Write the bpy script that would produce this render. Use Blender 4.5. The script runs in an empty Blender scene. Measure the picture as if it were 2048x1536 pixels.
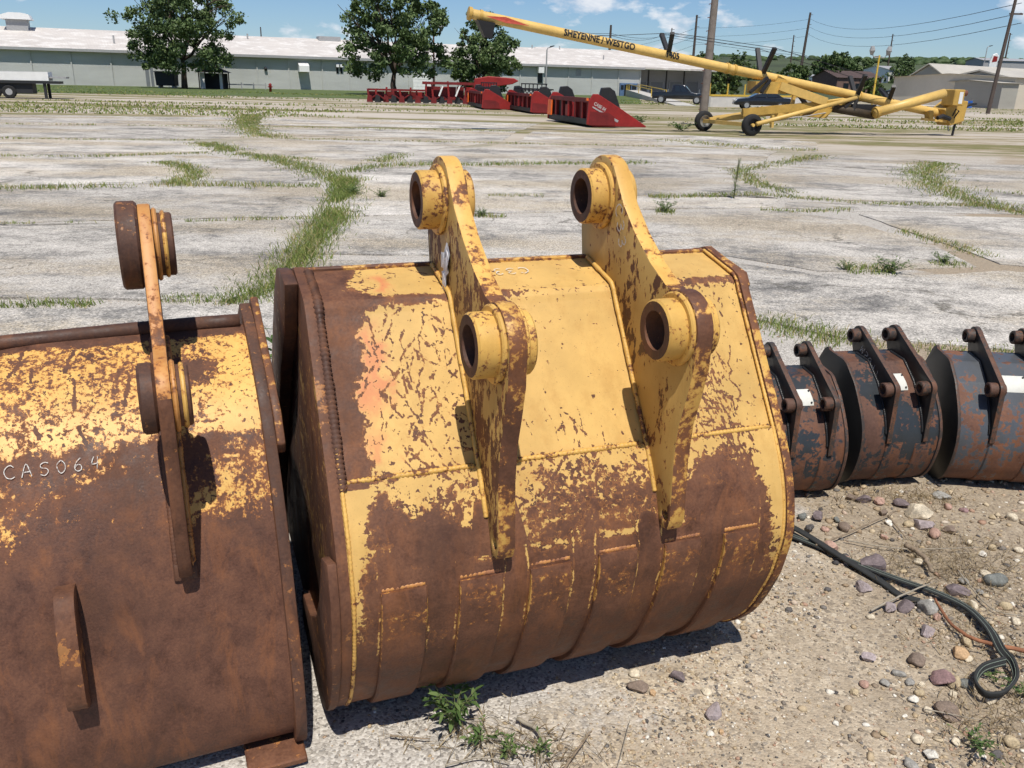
import bpy, bmesh, math, random
import numpy as np
from mathutils import Vector, Matrix, noise as mnoise

random.seed(7); rng = np.random.default_rng(7)
S = bpy.context.scene
COL = S.collection
rad = math.radians

# ------------------------------------------------------------------ camera
FPX, HC = 1700.0, 1.7
cam_d = bpy.data.cameras.new('camera'); cam = bpy.data.objects.new('camera', cam_d); COL.objects.link(cam)
cam_d.sensor_width = 36.0; cam_d.lens = 36.0 * FPX / 2048.0
cam_d.clip_start = 0.05; cam_d.clip_end = 6000
CAM_R = Matrix.Rotation(rad(90 - 19.5), 3, 'X') @ Matrix.Rotation(rad(1.4), 3, 'Z')
cam.matrix_world = Matrix.Translation((0, 0, HC)) @ CAM_R.to_4x4()
S.camera = cam

# ------------------------------------------------------------------ world
SUN_TRAVEL = Vector((-0.095, 0.60, -1.24)).normalized()
w = bpy.data.worlds.new('World'); S.world = w; w.use_nodes = True
nt = w.node_tree; nt.nodes.clear()
def N(nt, typ, **kw):
    n = nt.nodes.new(typ)
    for k, v in kw.items():
        if k.startswith('_'):
            setattr(n, k[1:], v)
        else:
            key = k.replace('__', ' ')
            if key.isdigit(): key = int(key)
            n.inputs[key].default_value = v
    return n
def L(nt, a, b): nt.links.new(a, b)
sky = N(nt, 'ShaderNodeTexSky', _sky_type='NISHITA', _sun_disc=False, _sun_elevation=math.asin(-SUN_TRAVEL.z),
        _sun_rotation=math.atan2(-SUN_TRAVEL.x, -SUN_TRAVEL.y), _altitude=200, _air_density=1.0, _dust_density=0.1, _ozone_density=4.0)
tc = N(nt, 'ShaderNodeTexCoord')
mp = N(nt, 'ShaderNodeMapping'); mp.inputs['Scale'].default_value = (1.0, 1.0, 2.3); mp.inputs['Location'].default_value = (.3, .2, .12)
L(nt, tc.outputs['Generated'], mp.inputs[0])
cn = N(nt, 'ShaderNodeTexNoise', Scale=12.0, Detail=6.0, Roughness=0.55); L(nt, mp.outputs[0], cn.inputs['Vector'])
cr = N(nt, 'ShaderNodeValToRGB'); cr.color_ramp.elements[0].position = 0.56; cr.color_ramp.elements[1].position = 0.65
L(nt, cn.outputs['Fac'], cr.inputs[0])
# grey undersides: same noise sampled a little higher
cn2 = N(nt, 'ShaderNodeTexNoise', Scale=22.0, Detail=4.0, Roughness=0.6); L(nt, mp.outputs[0], cn2.inputs['Vector'])
ccol = N(nt, 'ShaderNodeValToRGB'); ccol.color_ramp.elements[0].position = .35; ccol.color_ramp.elements[1].position = .6
ccol.color_ramp.elements[0].color = (.58, .64, .74, 1); ccol.color_ramp.elements[1].color = (.86, .87, .89, 1)
L(nt, cn2.outputs['Fac'], ccol.inputs[0])
skm = N(nt, 'ShaderNodeVectorMath', _operation='MULTIPLY'); skm.inputs[1].default_value = (.060, .071, .087)
L(nt, sky.outputs[0], skm.inputs[0])
mx = N(nt, 'ShaderNodeMix', _data_type='RGBA')
fm = N(nt, 'ShaderNodeMath', _operation='MULTIPLY', **{'1': 0.9}); L(nt, cr.outputs[0], fm.inputs[0])
L(nt, fm.outputs[0], mx.inputs[0]); L(nt, skm.outputs[0], mx.inputs[6]); L(nt, ccol.outputs[0], mx.inputs[7])
bg = N(nt, 'ShaderNodeBackground', Strength=1.0); L(nt, mx.outputs[2], bg.inputs[0])
wo = N(nt, 'ShaderNodeOutputWorld'); L(nt, bg.outputs[0], wo.inputs[0])

# ------------------------------------------------------------------ sun, exposure
sd = bpy.data.lights.new('sun', 'SUN'); sun = bpy.data.objects.new('sun', sd); COL.objects.link(sun)
sd.energy = 4.7; sd.angle = rad(0.5); sd.color = (1.0, 0.95, 0.87)
sun.rotation_euler = SUN_TRAVEL.to_track_quat('-Z', 'Y').to_euler()
sun.location = (0, 0, 30)
vs = S.view_settings; vs.view_transform = 'Standard'; vs.look = 'None'; vs.exposure = 0.14; vs.gamma = 1.0
S.cycles.max_bounces = 4; S.cycles.diffuse_bounces = 3; S.cycles.glossy_bounces = 2; S.cycles.use_denoising = True; S.cycles.use_adaptive_sampling = True; S.cycles.adaptive_threshold = .03

# ------------------------------------------------------------------ picture <-> place
def ray(x, y): return CAM_R @ Vector(((x - 1024) / FPX, -(y - 768) / FPX, -1.0))
def terrain(d):
    t = min(max((d - 185) / 640.0, 0), 1)
    return 27.0 * (t * t * (3 - 2 * t) * .55 + t * .45)
def G(x, y, z=0.0):
    d = ray(x, y); t = (z - HC) / d.z; return Vector((d.x * t, d.y * t, z))
def P(x, y, Y):
    d = ray(x, y); t = Y / d.y; return Vector((d.x * t, Y, HC + d.z * t))
def GT(x, y):
    d = ray(x, y); h = math.hypot(d.x, d.y); t = 2.0
    while t < 3000:
        if HC + d.z * t <= terrain(t * h): break
        t *= 1.004
    return Vector((d.x * t, d.y * t, terrain(t * h)))

# ------------------------------------------------------------------ objects
def tag(o, label=None, cat=None, group=None, kind=None):
    if label: o['label'] = label
    if cat: o['category'] = cat
    if group: o['group'] = group
    if kind: o['kind'] = kind
    return o
def thing(name, loc, label, cat, rz=0.0, group=None):
    o = bpy.data.objects.new(name, None); COL.objects.link(o)
    o.empty_display_size = .1
    o.location = loc; o.rotation_euler = (0, 0, rz)
    return tag(o, label, cat, group)
def link_mesh(name, me, parent=None, mats=(), smooth=False):
    for m in mats: me.materials.append(m)
    o = bpy.data.objects.new(name, me); COL.objects.link(o)
    if parent: o.parent = parent
    if smooth: me.polygons.foreach_set('use_smooth', [True] * len(me.polygons))
    return o
def copy_tree(o, parent=None):
    c = o.copy(); COL.objects.link(c)
    if parent: c.parent = parent
    for ch in o.children: copy_tree(ch, c)
    return c

class MB:
    """collects shapes and builds ONE mesh object"""
    def __init__(s): s.v = []; s.f = []; s.m = []; s.mi = 0
    def add(s, vs, fs):
        b = len(s.v); s.v += [tuple(p) for p in vs]
        s.f += [tuple(b + i for i in f) for f in fs]; s.m += [s.mi] * len(fs); return s
    def box(s, lo, hi, M=None, bev=0.0):
        (x0, y0, z0), (x1, y1, z1) = lo, hi
        vs = [(x0, y0, z0), (x1, y0, z0), (x1, y1, z0), (x0, y1, z0), (x0, y0, z1), (x1, y0, z1), (x1, y1, z1), (x0, y1, z1)]
        if M is not None: vs = [M @ Vector(p) for p in vs]
        return s.add(vs, [(0, 3, 2, 1), (4, 5, 6, 7), (0, 1, 5, 4), (1, 2, 6, 5), (2, 3, 7, 6), (3, 0, 4, 7)])
    def bar(s, p0, p1, wx, wz, up=(0, 0, 1)):
        p0, p1 = Vector(p0), Vector(p1); d = p1 - p0; ln = d.length; d.normalize()
        up = Vector(up)
        if abs(d.dot(up)) > .98: up = Vector((1, 0, 0))
        sx = d.cross(up).normalized(); uz = sx.cross(d).normalized()
        M = Matrix((sx, d, uz)).transposed().to_4x4(); M.translation = p0
        return s.box((-wx / 2, 0, -wz / 2), (wx / 2, ln, wz / 2), M)
    def tube(s, pts, r, n=10, cap=True, closed=False):
        pts = [Vector(p) for p in pts]; k = len(pts)
        rs = r if isinstance(r, (list, tuple)) else [r] * k
        rings = []; prev = None; vs = []; fs = []
        for i in range(k):
            a = pts[i - 1] if (i > 0 or closed) else pts[i]; c = pts[(i + 1) % k] if (i < k - 1 or closed) else pts[i]
            d = (c - a).normalized()
            if prev is None:
                up = Vector((0, 0, 1)) if abs(d.z) < .95 else Vector((1, 0, 0))
                sx = d.cross(up).normalized()
            else:
                sx = (prev - d * prev.dot(d))
                sx = sx.normalized() if sx.length > 1e-6 else d.orthogonal().normalized()
            prev = sx; uy = sx.cross(d)
            for j in range(n):
                t = 2 * math.pi * j / n
                vs.append(pts[i] + (sx * math.cos(t) + uy * math.sin(t)) * rs[i])
        for i in range(k if closed else k - 1):
            for j in range(n):
                a = i * n + j; b = i * n + (j + 1) % n; i2 = (i + 1) % k
                fs.append((a, i2 * n + j, i2 * n + (j + 1) % n, b))
        if cap and not closed:
            fs.append(tuple(range(n))); fs.append(tuple(reversed(range((k - 1) * n, k * n))))
        return s.add(vs, fs)
    def cyl(s, p0, p1, r, n=16, cap=True): return s.tube([p0, p1], r, n, cap)
    def ring(s, p0, p1, ro, ri, n=32, ch=0.0):
        """hollow cylinder from p0 to p1"""
        p0, p1 = Vector(p0), Vector(p1); d = (p1 - p0).normalized()
        sx = d.orthogonal().normalized(); uy = d.cross(sx); vs = []; fs = []
        prof = [(p0 + d * ch, ro), (p1 - d * ch, ro), (p1, ro - ch), (p1, ri), (p0, ri), (p0, ro - ch)] if ch else [(p0, ro), (p1, ro), (p1, ri), (p0, ri)]
        k = len(prof)
        for (c, r) in prof:
            for j in range(n):
                t = 2 * math.pi * j / n; vs.append(c + (sx * math.cos(t) + uy * math.sin(t)) * r)
        for i in range(k):
            for j in range(n):
                fs.append((i * n + j, i * n + (j + 1) % n, ((i + 1) % k) * n + (j + 1) % n, ((i + 1) % k) * n + j))
        return s.add(vs, fs)
    def prism(s, poly, x0, x1, ax='x'):
        """poly in the other two axes, extruded from x0 to x1"""
        n = len(poly)
        def mk(a, p): return {'x': (a, p[0], p[1]), 'y': (p[0], a, p[1]), 'z': (p[0], p[1], a)}[ax]
        vs = [mk(x0, p) for p in poly] + [mk(x1, p) for p in poly]
        fs = [tuple(reversed(range(n))), tuple(range(n, 2 * n))] + [(i, (i + 1) % n, n + (i + 1) % n, n + i) for i in range(n)]
        return s.add(vs, fs)
    def build(s, name, mats, parent=None, smooth=False, bevel=0.0, seg=1, fix=True, auto=None):
        me = bpy.data.meshes.new(name)
        me.from_pydata([tuple(p) for p in s.v], [], s.f)
        if not isinstance(mats, (list, tuple)): mats = [mats]
        o = link_mesh(name, me, parent, mats)
        me.polygons.foreach_set('material_index', s.m)
        if fix or bevel:
            bm = bmesh.new(); bm.from_mesh(me)
            bmesh.ops.recalc_face_normals(bm, faces=bm.faces)
            if bevel:
                es = [e for e in bm.edges if len(e.link_faces) == 2 and e.calc_face_angle(0) > rad(35)]
                bmesh.ops.bevel(bm, geom=es, offset=bevel, segments=seg, profile=.5, affect='EDGES', clamp_overlap=True)
            bm.to_mesh(me); bm.free()
        if smooth:
            me.polygons.foreach_set('use_smooth', [True] * len(me.polygons))
            if auto:
                me.set_sharp_from_angle(angle=rad(auto))
        return o

# ------------------------------------------------------------------ numpy noise
def _hash(ix, iy, seed):
    h = (ix.astype(np.int64) * 374761393 + iy.astype(np.int64) * 668265263 + seed * 974634777) & 0xffffffff
    h = ((h ^ (h >> 13)) * 1274126177) & 0xffffffff
    return ((h ^ (h >> 16)) & 0xffff) / 65535.0
def vnoise(x, y, seed=0):
    ix = np.floor(x); iy = np.floor(y); fx = x - ix; fy = y - iy
    fx = fx * fx * (3 - 2 * fx); fy = fy * fy * (3 - 2 * fy)
    a = _hash(ix, iy, seed); b = _hash(ix + 1, iy, seed); c = _hash(ix, iy + 1, seed); d = _hash(ix + 1, iy + 1, seed)
    return (a * (1 - fx) + b * fx) * (1 - fy) + (c * (1 - fx) + d * fx) * fy
def fbm(x, y, oct=5, seed=0, gain=.5):
    s = np.zeros_like(x, dtype=float); a = 1.0; t = 0.0
    for o in range(oct):
        s += a * vnoise(x * 2 ** o + 17.3 * o, y * 2 ** o - 9.1 * o, seed + o); t += a; a *= gain
    return s / t
def smooth(a, b, x): 
    t = np.clip((x - a) / (b - a), 0, 1); return t * t * (3 - 2 * t)

# ------------------------------------------------------------------ materials
MATS = {}
def new_mat(name):
    m = bpy.data.materials.new(name); m.use_nodes = True; t = m.node_tree; t.nodes.clear()
    out = N(t, 'ShaderNodeOutputMaterial'); b = N(t, 'ShaderNodeBsdfPrincipled'); L(t, b.outputs[0], out.inputs[0])
    MATS[name] = m; return m, t, b
def ramp(t, fac, stops, interp='LINEAR'):
    r = N(t, 'ShaderNodeValToRGB'); e = r.color_ramp.elements; r.color_ramp.interpolation = interp
    while len(e) < len(stops): e.new(.5)
    for el, (p, c) in zip(e, stops):
        el.position = p; el.color = tuple(c) + (1,) if not isinstance(c, (int, float)) else (c, c, c, 1)
    L(t, fac, r.inputs[0]); return r.outputs[0]
def noise(t, vec, scale, detail=4, rough=.55, dist=0.0):
    n = N(t, 'ShaderNodeTexNoise', Scale=scale, Detail=detail, Roughness=rough, Distortion=dist); L(t, vec, n.inputs['Vector']); return n.outputs['Fac']
def mathn(t, op, a, b=None, clamp=False):
    n = N(t, 'ShaderNodeMath', _operation=op, _use_clamp=clamp)
    for i, q in enumerate((a, b)):
        if q is None: continue
        if isinstance(q, (int, float)): n.inputs[i].default_value = q
        else: L(t, q, n.inputs[i])
    return n.outputs[0]
def mixc(t, fac, a, b, blend='MIX'):
    n = N(t, 'ShaderNodeMix', _data_type='RGBA', _blend_type=blend)
    if isinstance(fac, (int, float)): n.inputs[0].default_value = fac
    else: L(t, fac, n.inputs[0])
    for i, q in ((6, a), (7, b)):
        if isinstance(q, (tuple, list)): n.inputs[i].default_value = tuple(q) + (1,)
        else: L(t, q, n.inputs[i])
    return n.outputs[2]
def bump(t, b, h, strength=.3, dist=.01):
    n = N(t, 'ShaderNodeBump', Strength=strength, Distance=dist); L(t, h, n.inputs['Height']); L(t, n.outputs[0], b.inputs['Normal'])
def vecscale(t, vec, s):
    m = N(t, 'ShaderNodeMapping'); m.inputs['Scale'].default_value = s; L(t, vec, m.inputs[0]); return m.outputs[0]

def plain(name, col, rough=.6, var=.25, scale=6, metal=0.0, coords='Object', bumpy=0.0, spec=.4):
    """a colour with soft mottling and a little dirt"""
    if name in MATS: return MATS[name]
    m, t, b = new_mat(name); tc = N(t, 'ShaderNodeTexCoord'); v = tc.outputs[coords]
    n = noise(t, v, scale, 6, .6); n2 = noise(t, v, scale * 7, 3, .6)
    s = mathn(t, 'ADD', mathn(t, 'MULTIPLY', n, .7), mathn(t, 'MULTIPLY', n2, .3))
    c0 = tuple(c * (1 - var) for c in col); c1 = tuple(min(1, c * (1 + var * .8)) for c in col)
    L(t, ramp(t, s, [(.3, c0), (.7, c1)]), b.inputs['Base Color'])
    b.inputs['Roughness'].default_value = rough; b.inputs['Metallic'].default_value = metal
    b.inputs['Specular IOR Level'].default_value = spec
    if bumpy: bump(t, b, n2, bumpy, .01)
    return m

def peel(name, paint, bias=0.0, scale=9.0, stretch=1.0, rust=((.050, .020, .0105), (.115, .049, .027), (.185, .083, .044)), halo=(.42, .17, .045), halo_w=.09,
         paint_rough=.5, use_attr=True, paint2=None, halo_attr=False, noise_amt=1.0, chips=1.0):
    """old paint over rust; the float attribute 'wear' says where the paint is gone"""
    m, t, b = new_mat(name); tc = N(t, 'ShaderNodeTexCoord'); v = tc.outputs['Object']
    vs = vecscale(t, v, (1, 1, stretch))
    n1 = noise(t, vs, scale * 1.7, 6, .66, .6); n2 = noise(t, vs, scale * 7, 4, .7); n3 = noise(t, v, scale * .35, 2, .5)
    nn = mathn(t, 'ADD', mathn(t, 'MULTIPLY', n1, .52), mathn(t, 'MULTIPLY', n2, .48))
    nn = mathn(t, 'MULTIPLY', mathn(t, 'SUBTRACT', nn, .5), 3.7 * noise_amt)
    if use_attr:
        at = N(t, 'ShaderNodeAttribute'); at.attribute_name = 'wear'; wv = at.outputs['Fac']
        val = mathn(t, 'ADD', mathn(t, 'ADD', wv, nn), bias)
    else:
        val = mathn(t, 'ADD', nn, mathn(t, 'ADD', mathn(t, 'MULTIPLY', mathn(t, 'SUBTRACT', n3, .5), 1.2), bias + .0))
    mask = ramp(t, val, [(.485, 0), (.515, 1)])
    if use_attr and chips:   # small chips round the bare areas
        ch = mathn(t, 'ADD', noise(t, vs, scale * 6.5, 3, .6, .3), mathn(t, 'MULTIPLY', mathn(t, 'ADD', wv, .28), .30 * chips))
        mask = mathn(t, 'MAXIMUM', mask, ramp(t, ch, [(.685, 0), (.70, 1)]))
    hal = ramp(t, val, [(.515 - halo_w * 1.6, 0), (.5, 1), (.5 + halo_w * 1.2, 0)])
    r1 = noise(t, vs, scale * 1.3, 5, .7); r2 = noise(t, v, scale * 14, 2, .6)
    rr = mathn(t, 'ADD', mathn(t, 'MULTIPLY', r1, .68), mathn(t, 'MULTIPLY', r2, .32))
    rc = ramp(t, rr, [(.3, rust[0]), (.48, rust[1]), (.68, rust[2])])
    # flash rust and dust bloom on the bare steel
    fl = ramp(t, noise(t, vecscale(t, v, (1.6, 1.6, .45)), scale * .7, 6, .72, .5), [(.50, 0), (.68, 1)])
    rc = mixc(t, mathn(t, 'MULTIPLY', fl, .5), rc, (.25, .095, .035))
    dk = ramp(t, noise(t, vecscale(t, v, (1, 1, .6)), scale * .42, 5, .65), [(.36, 1), (.52, 0)])
    rc = mixc(t, mathn(t, 'MULTIPLY', dk, .5), rc, (.05, .024, .016))
    p0 = tuple(c * .84 for c in paint); p1 = tuple(min(1, c * 1.08) for c in paint)
    pc = ramp(t, noise(t, vs, scale * .6, 4, .6), [(.32, p0), (.66, p1)])
    if paint2:
        pc = mixc(t, ramp(t, noise(t, v, scale * .5, 6, .7), [(.44, 0), (.56, 1)]), pc, paint2)
    pc = mixc(t, mathn(t, 'MULTIPLY', ramp(t, noise(t, vecscale(t, v, (1.5, 1.5, .5)), scale * 1.1, 6, .72), [(.48, 0), (.68, 1)]), .42), pc, tuple(c * f_ for c, f_ in zip(paint, (.72, .62, .5))))
    pc = mixc(t, mathn(t, 'MULTIPLY', ramp(t, noise(t, v, scale * 26, 2, .5), [(.62, 0), (.74, 1)]), .35), pc, tuple(c * .5 for c in paint))
    if halo_attr:
        ah = N(t, 'ShaderNodeAttribute'); ah.attribute_name = 'primer'
        pc = mixc(t, mathn(t, 'MULTIPLY', ah.outputs['Fac'], .72), pc, (.56, .17, .075))
    c = mixc(t, mathn(t, 'MULTIPLY', hal, .8), pc, halo)
    c2 = mixc(t, mathn(t, 'MULTIPLY', hal, .45), rc, halo)
    col = mixc(t, mask, c, c2)
    L(t, col, b.inputs['Base Color'])
    L(t, mixc(t, mask, (paint_rough,) * 3, ramp(t, r1, [(.35, .52), (.65, .85)])), b.inputs['Roughness'])
    b.inputs['Specular IOR Level'].default_value = .35
    hgt = mathn(t, 'ADD', mathn(t, 'MULTIPLY', mathn(t, 'SUBTRACT', 1.0, mask), .6), mathn(t, 'MULTIPLY', mathn(t, 'ADD', r2, r1), mathn(t, 'MULTIPLY', mask, .5)))
    hgt = mathn(t, 'ADD', hgt, mathn(t, 'MULTIPLY', n3, 1.2))
    bump(t, b, hgt, .5, .003)
    return m

YEL = (.58, .365, .115)
# ================================================================== GROUND
def ground_mats():
    # gravel and soil
    m, t, b = new_mat('gravel_soil'); tc = N(t, 'ShaderNodeTexCoord'); v = tc.outputs['Object']
    g = N(t, 'ShaderNodeNewGeometry'); sp = N(t, 'ShaderNodeSeparateXYZ'); L(t, g.outputs['Position'], sp.inputs[0])
    vo = N(t, 'ShaderNodeTexVoronoi', Scale=130.0); L(t, v, vo.inputs['Vector'])
    vo2 = N(t, 'ShaderNodeTexVoronoi', Scale=60.0); L(t, v, vo2.inputs['Vector'])
    sx = N(t, 'ShaderNodeSeparateColor'); L(t, vo.outputs['Color'], sx.inputs[0])
    sx2 = N(t, 'ShaderNodeSeparateColor'); L(t, vo2.outputs['Color'], sx2.inputs[0])
    stones = [(.0, (.10, .09, .08)), (.12, (.23, .195, .155)), (.3, (.37, .305, .225)), (.55, (.49, .41, .30)), (.75, (.43, .35, .26)), (.9, (.64, .56, .43)), (1, (.22, .2, .18))]
    c1 = ramp(t, sx.outputs[0], stones); c2 = ramp(t, sx2.outputs[1], stones)
    big = ramp(t, sx2.outputs[0], [(.8, 0), (.82, 1)])
    c = mixc(t, big, c1, c2)
    soil = ramp(t, noise(t, v, 30, 8, .7), [(.3, (.26, .21, .15)), (.7, (.44, .36, .26))])
    sm = ramp(t, mathn(t, 'ADD', noise(t, v, 2.3, 6, .65), mathn(t, 'MULTIPLY', noise(t, v, 24, 4, .6), .25)), [(.52, 0), (.72, 1)])
    east = ramp(t, mathn(t, 'ADD', sp.outputs[0], mathn(t, 'MULTIPLY', noise(t, v, 3.0, 5, .65), .9)), [(1.35, 0), (1.75, 1)]) if False else ramp(t, mathn(t, 'MULTIPLY', mathn(t, 'ADD', sp.outputs[0], mathn(t, 'MULTIPLY', noise(t, v, 3.0, 5, .65), .9)), .4), [(.56, 0), (.72, 1)])
    soil = mixc(t, mathn(t, 'MULTIPLY', east, .55), soil, (.15, .11, .07))
    near = mixc(t, mathn(t, 'MAXIMUM', mathn(t, 'MULTIPLY', sm, .7), mathn(t, 'MULTIPLY', east, .6)), c, soil)
    # the old concrete shows through where the gravel has worn away
    cm = mathn(t, 'ADD', mathn(t, 'ADD', mathn(t, 'MULTIPLY', sp.outputs[0], -1.2), mathn(t, 'MULTIPLY', sp.outputs[1], .7)), -.85)
    cm = mathn(t, 'ADD', cm, mathn(t, 'MULTIPLY', mathn(t, 'SUBTRACT', noise(t, v, 2.2, 8, .72), .5), 2.6))
    cs = ramp(t, sx.outputs[2], [(0, (.17, .16, .15)), (.3, (.36, .335, .30)), (.6, (.46, .43, .39)), (1, (.60, .57, .52))])
    near = mixc(t, ramp(t, cm, [(-.15, 0), (.5, .85)]), near, cs)
    # far: dry turf and dusty pavement in ragged bands
    fv = vecscale(t, g.outputs['Position'], (.035, .19, 1))
    f1 = noise(t, fv, 1.0, 8, .66); f2 = noise(t, vecscale(t, g.outputs['Position'], (.5, 1.2, 1)), 1.0, 6, .7)
    fs = mathn(t, 'ADD', mathn(t, 'MULTIPLY', f1, .74), mathn(t, 'MULTIPLY', f2, .26))
    far = ramp(t, fs, [(.36, (.47, .42, .36)), (.475, (.40, .35, .285)), (.515, (.27, .225, .14)), (.55, (.15, .15, .06)), (.585, (.21, .18, .09)), (.64, (.43, .375, .31))])
    ff = ramp(t, mathn(t, 'DIVIDE', sp.outputs[1], 60.0), [(.36, 0), (.46, 1)])
    col = mixc(t, ff, near, far)
    L(t, col, b.inputs['Base Color']); b.inputs['Roughness'].default_value = .95; b.inputs['Specular IOR Level'].default_value = .15
    d = mathn(t, 'SUBTRACT', 1.0, vo.outputs['Distance']); bump(t, b, mathn(t, 'ADD', d, noise(t, v, 26, 5, .7)), .4, .008)
    # weathered concrete with exposed aggregate
    m, t, b = new_mat('old_concrete'); g = N(t, 'ShaderNodeNewGeometry'); v = g.outputs['Position']
    sp = N(t, 'ShaderNodeSeparateXYZ'); L(t, v, sp.inputs[0])
    bl = noise(t, vecscale(t, v, (.6, .85, 1)), 1.0, 8, .72, .4)
    bl2 = noise(t, vecscale(t, v, (.22, .5, 1)), 1.0, 4, .5)
    fine = noise(t, v, 34, 5, .8); mid = noise(t, v, 5.5, 7, .78)
    s = mathn(t, 'ADD', mathn(t, 'ADD', mathn(t, 'MULTIPLY', bl, .50), mathn(t, 'MULTIPLY', mid, .26)), mathn(t, 'MULTIPLY', fine, .24))
    base = ramp(t, s, [(.37, (.105, .10, .094)), (.43, (.20, .19, .175)), (.475, (.34, .318, .285)), (.52, (.50, .465, .415)), (.62, (.62, .58, .525))])
    tan = ramp(t, mathn(t, 'ADD', mathn(t, 'MULTIPLY', bl2, .7), mathn(t, 'MULTIPLY', mid, .3)), [(.47, 0), (.57, 1)])
    vo = N(t, 'ShaderNodeTexVoronoi', Scale=88.0); L(t, v, vo.inputs['Vector'])
    vs_ = N(t, 'ShaderNodeSeparateColor'); L(t, vo.outputs['Color'], vs_.inputs[0])
    agg = ramp(t, vs_.outputs[0], [(0, (.10, .095, .09)), (.2, (.30, .245, .17)), (.5, (.46, .38, .26)), (.8, (.40, .33, .24)), (1, (.62, .56, .46))])
    wn = N(t, 'ShaderNodeTexNoise', Scale=.9, Detail=5.0, Roughness=.65); L(t, v, wn.inputs['Vector'])
    wv_ = N(t, 'ShaderNodeVectorMath', _operation='MULTIPLY_ADD'); wv_.inputs[1].default_value = (1.6, 1.6, 0); L(t, wn.outputs['Color'], wv_.inputs[0]); L(t, v, wv_.inputs[2])
    ck = N(t, 'ShaderNodeTexVoronoi', _feature='DISTANCE_TO_EDGE', Scale=.42); L(t, wv_.outputs[0], ck.inputs['Vector'])
    crack = mathn(t, 'MULTIPLY', ramp(t, ck.outputs['Distance'], [(.0, 1), (.009, 0)]), ramp(t, noise(t, v, .7, 3, .6), [(.42, 0), (.56, 1)]))
    c = mixc(t, mathn(t, 'MULTIPLY', tan, .72), base, agg)
    c = mixc(t, mathn(t, 'MULTIPLY', crack, .75), c, (.09, .08, .06))
    spk = ramp(t, vs_.outputs[1], [(0, .38), (.3, .85), (.75, 1.08), (1, 1.5)])
    c = mixc(t, .8, c, spk, 'MULTIPLY')
    sag = N(t, 'ShaderNodeAttribute', _attribute_type='OBJECT'); sag.attribute_name = 'tone'
    c = mixc(t, 1.0, c, ramp(t, sag.outputs['Fac'], [(0, .78), (1, 1.12)]), 'MULTIPLY')
    L(t, c, b.inputs['Base Color']); b.inputs['Roughness'].default_value = .93; b.inputs['Specular IOR Level'].default_value = .2
    bump(t, b, mathn(t, 'ADD', fine, mathn(t, 'MULTIPLY', vo.outputs['Distance'], -.6)), .6, .006)
    # grass
    for nm, cols in (('grass_blade', [(0, (.085, .125, .03)), (.45, (.16, .22, .05)), (.75, (.25, .28, .075)), (.9, (.34, .28, .12)), (1, (.42, .34, .17))]),
                     ('leaf_green', [(0, (.045, .085, .025)), (.5, (.085, .14, .04)), (1, (.15, .21, .07))]),
                     ('dry_straw', [(0, (.13, .095, .055)), (.5, (.25, .19, .11)), (1, (.42, .34, .21))])):
        m, t, b = new_mat(nm); at = N(t, 'ShaderNodeAttribute'); at.attribute_name = 'hue'
        L(t, ramp(t, at.outputs['Fac'], cols), b.inputs['Base Color']); b.inputs['Roughness'].default_value = .65
        b.inputs['Specular IOR Level'].default_value = .25
        tr = N(t, 'ShaderNodeBsdfTranslucent'); L(t, ramp(t, at.outputs['Fac'], [(p, tuple(min(1, q * 1.3) for q in c)) for p, c in cols]), tr.inputs[0])
        ms = N(t, 'ShaderNodeMixShader'); ms.inputs[0].default_value = .3
        L(t, b.outputs[0], ms.inputs[1]); L(t, tr.outputs[0], ms.inputs[2])
        L(t, ms.outputs[0], [n for n in t.nodes if n.type == 'OUTPUT_MATERIAL'][0].inputs[0])
    plain('lawn', (.085, .115, .03), .9, .35, .25)
    plain('road_dust', (.50, .46, .41), .95, .2, .3)
ground_mats()

def sheet(name, nx, ny, fn, mat, kind='structure'):
    vs = [fn(i / nx, j / ny) for j in range(ny + 1) for i in range(nx + 1)]
    fs = [(j * (nx + 1) + i, j * (nx + 1) + i + 1, (j + 1) * (nx + 1) + i + 1, (j + 1) * (nx + 1) + i) for j in range(ny) for i in range(nx)]
    me = bpy.data.meshes.new(name); me.from_pydata(vs, [], fs); o = link_mesh(name, me, None, [mat], True); tag(o, kind=kind); return o

def near_z(x, y):   # the loose gravel is a little uneven
    return (mnoise.fractal(Vector((x * 1.7, y * 1.7, 3.3)), 1.0, 2.0, 4) * .012 - .006) * (1 if y < 9 else 0)
def gfun(a, b):
    x = -7 + 14 * a; y = -2 + 11 * b
    e = min(a, 1 - a, b, 1 - b) * 12
    return (x, y, near_z(x, y) * min(1, max(0, e)))
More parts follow.
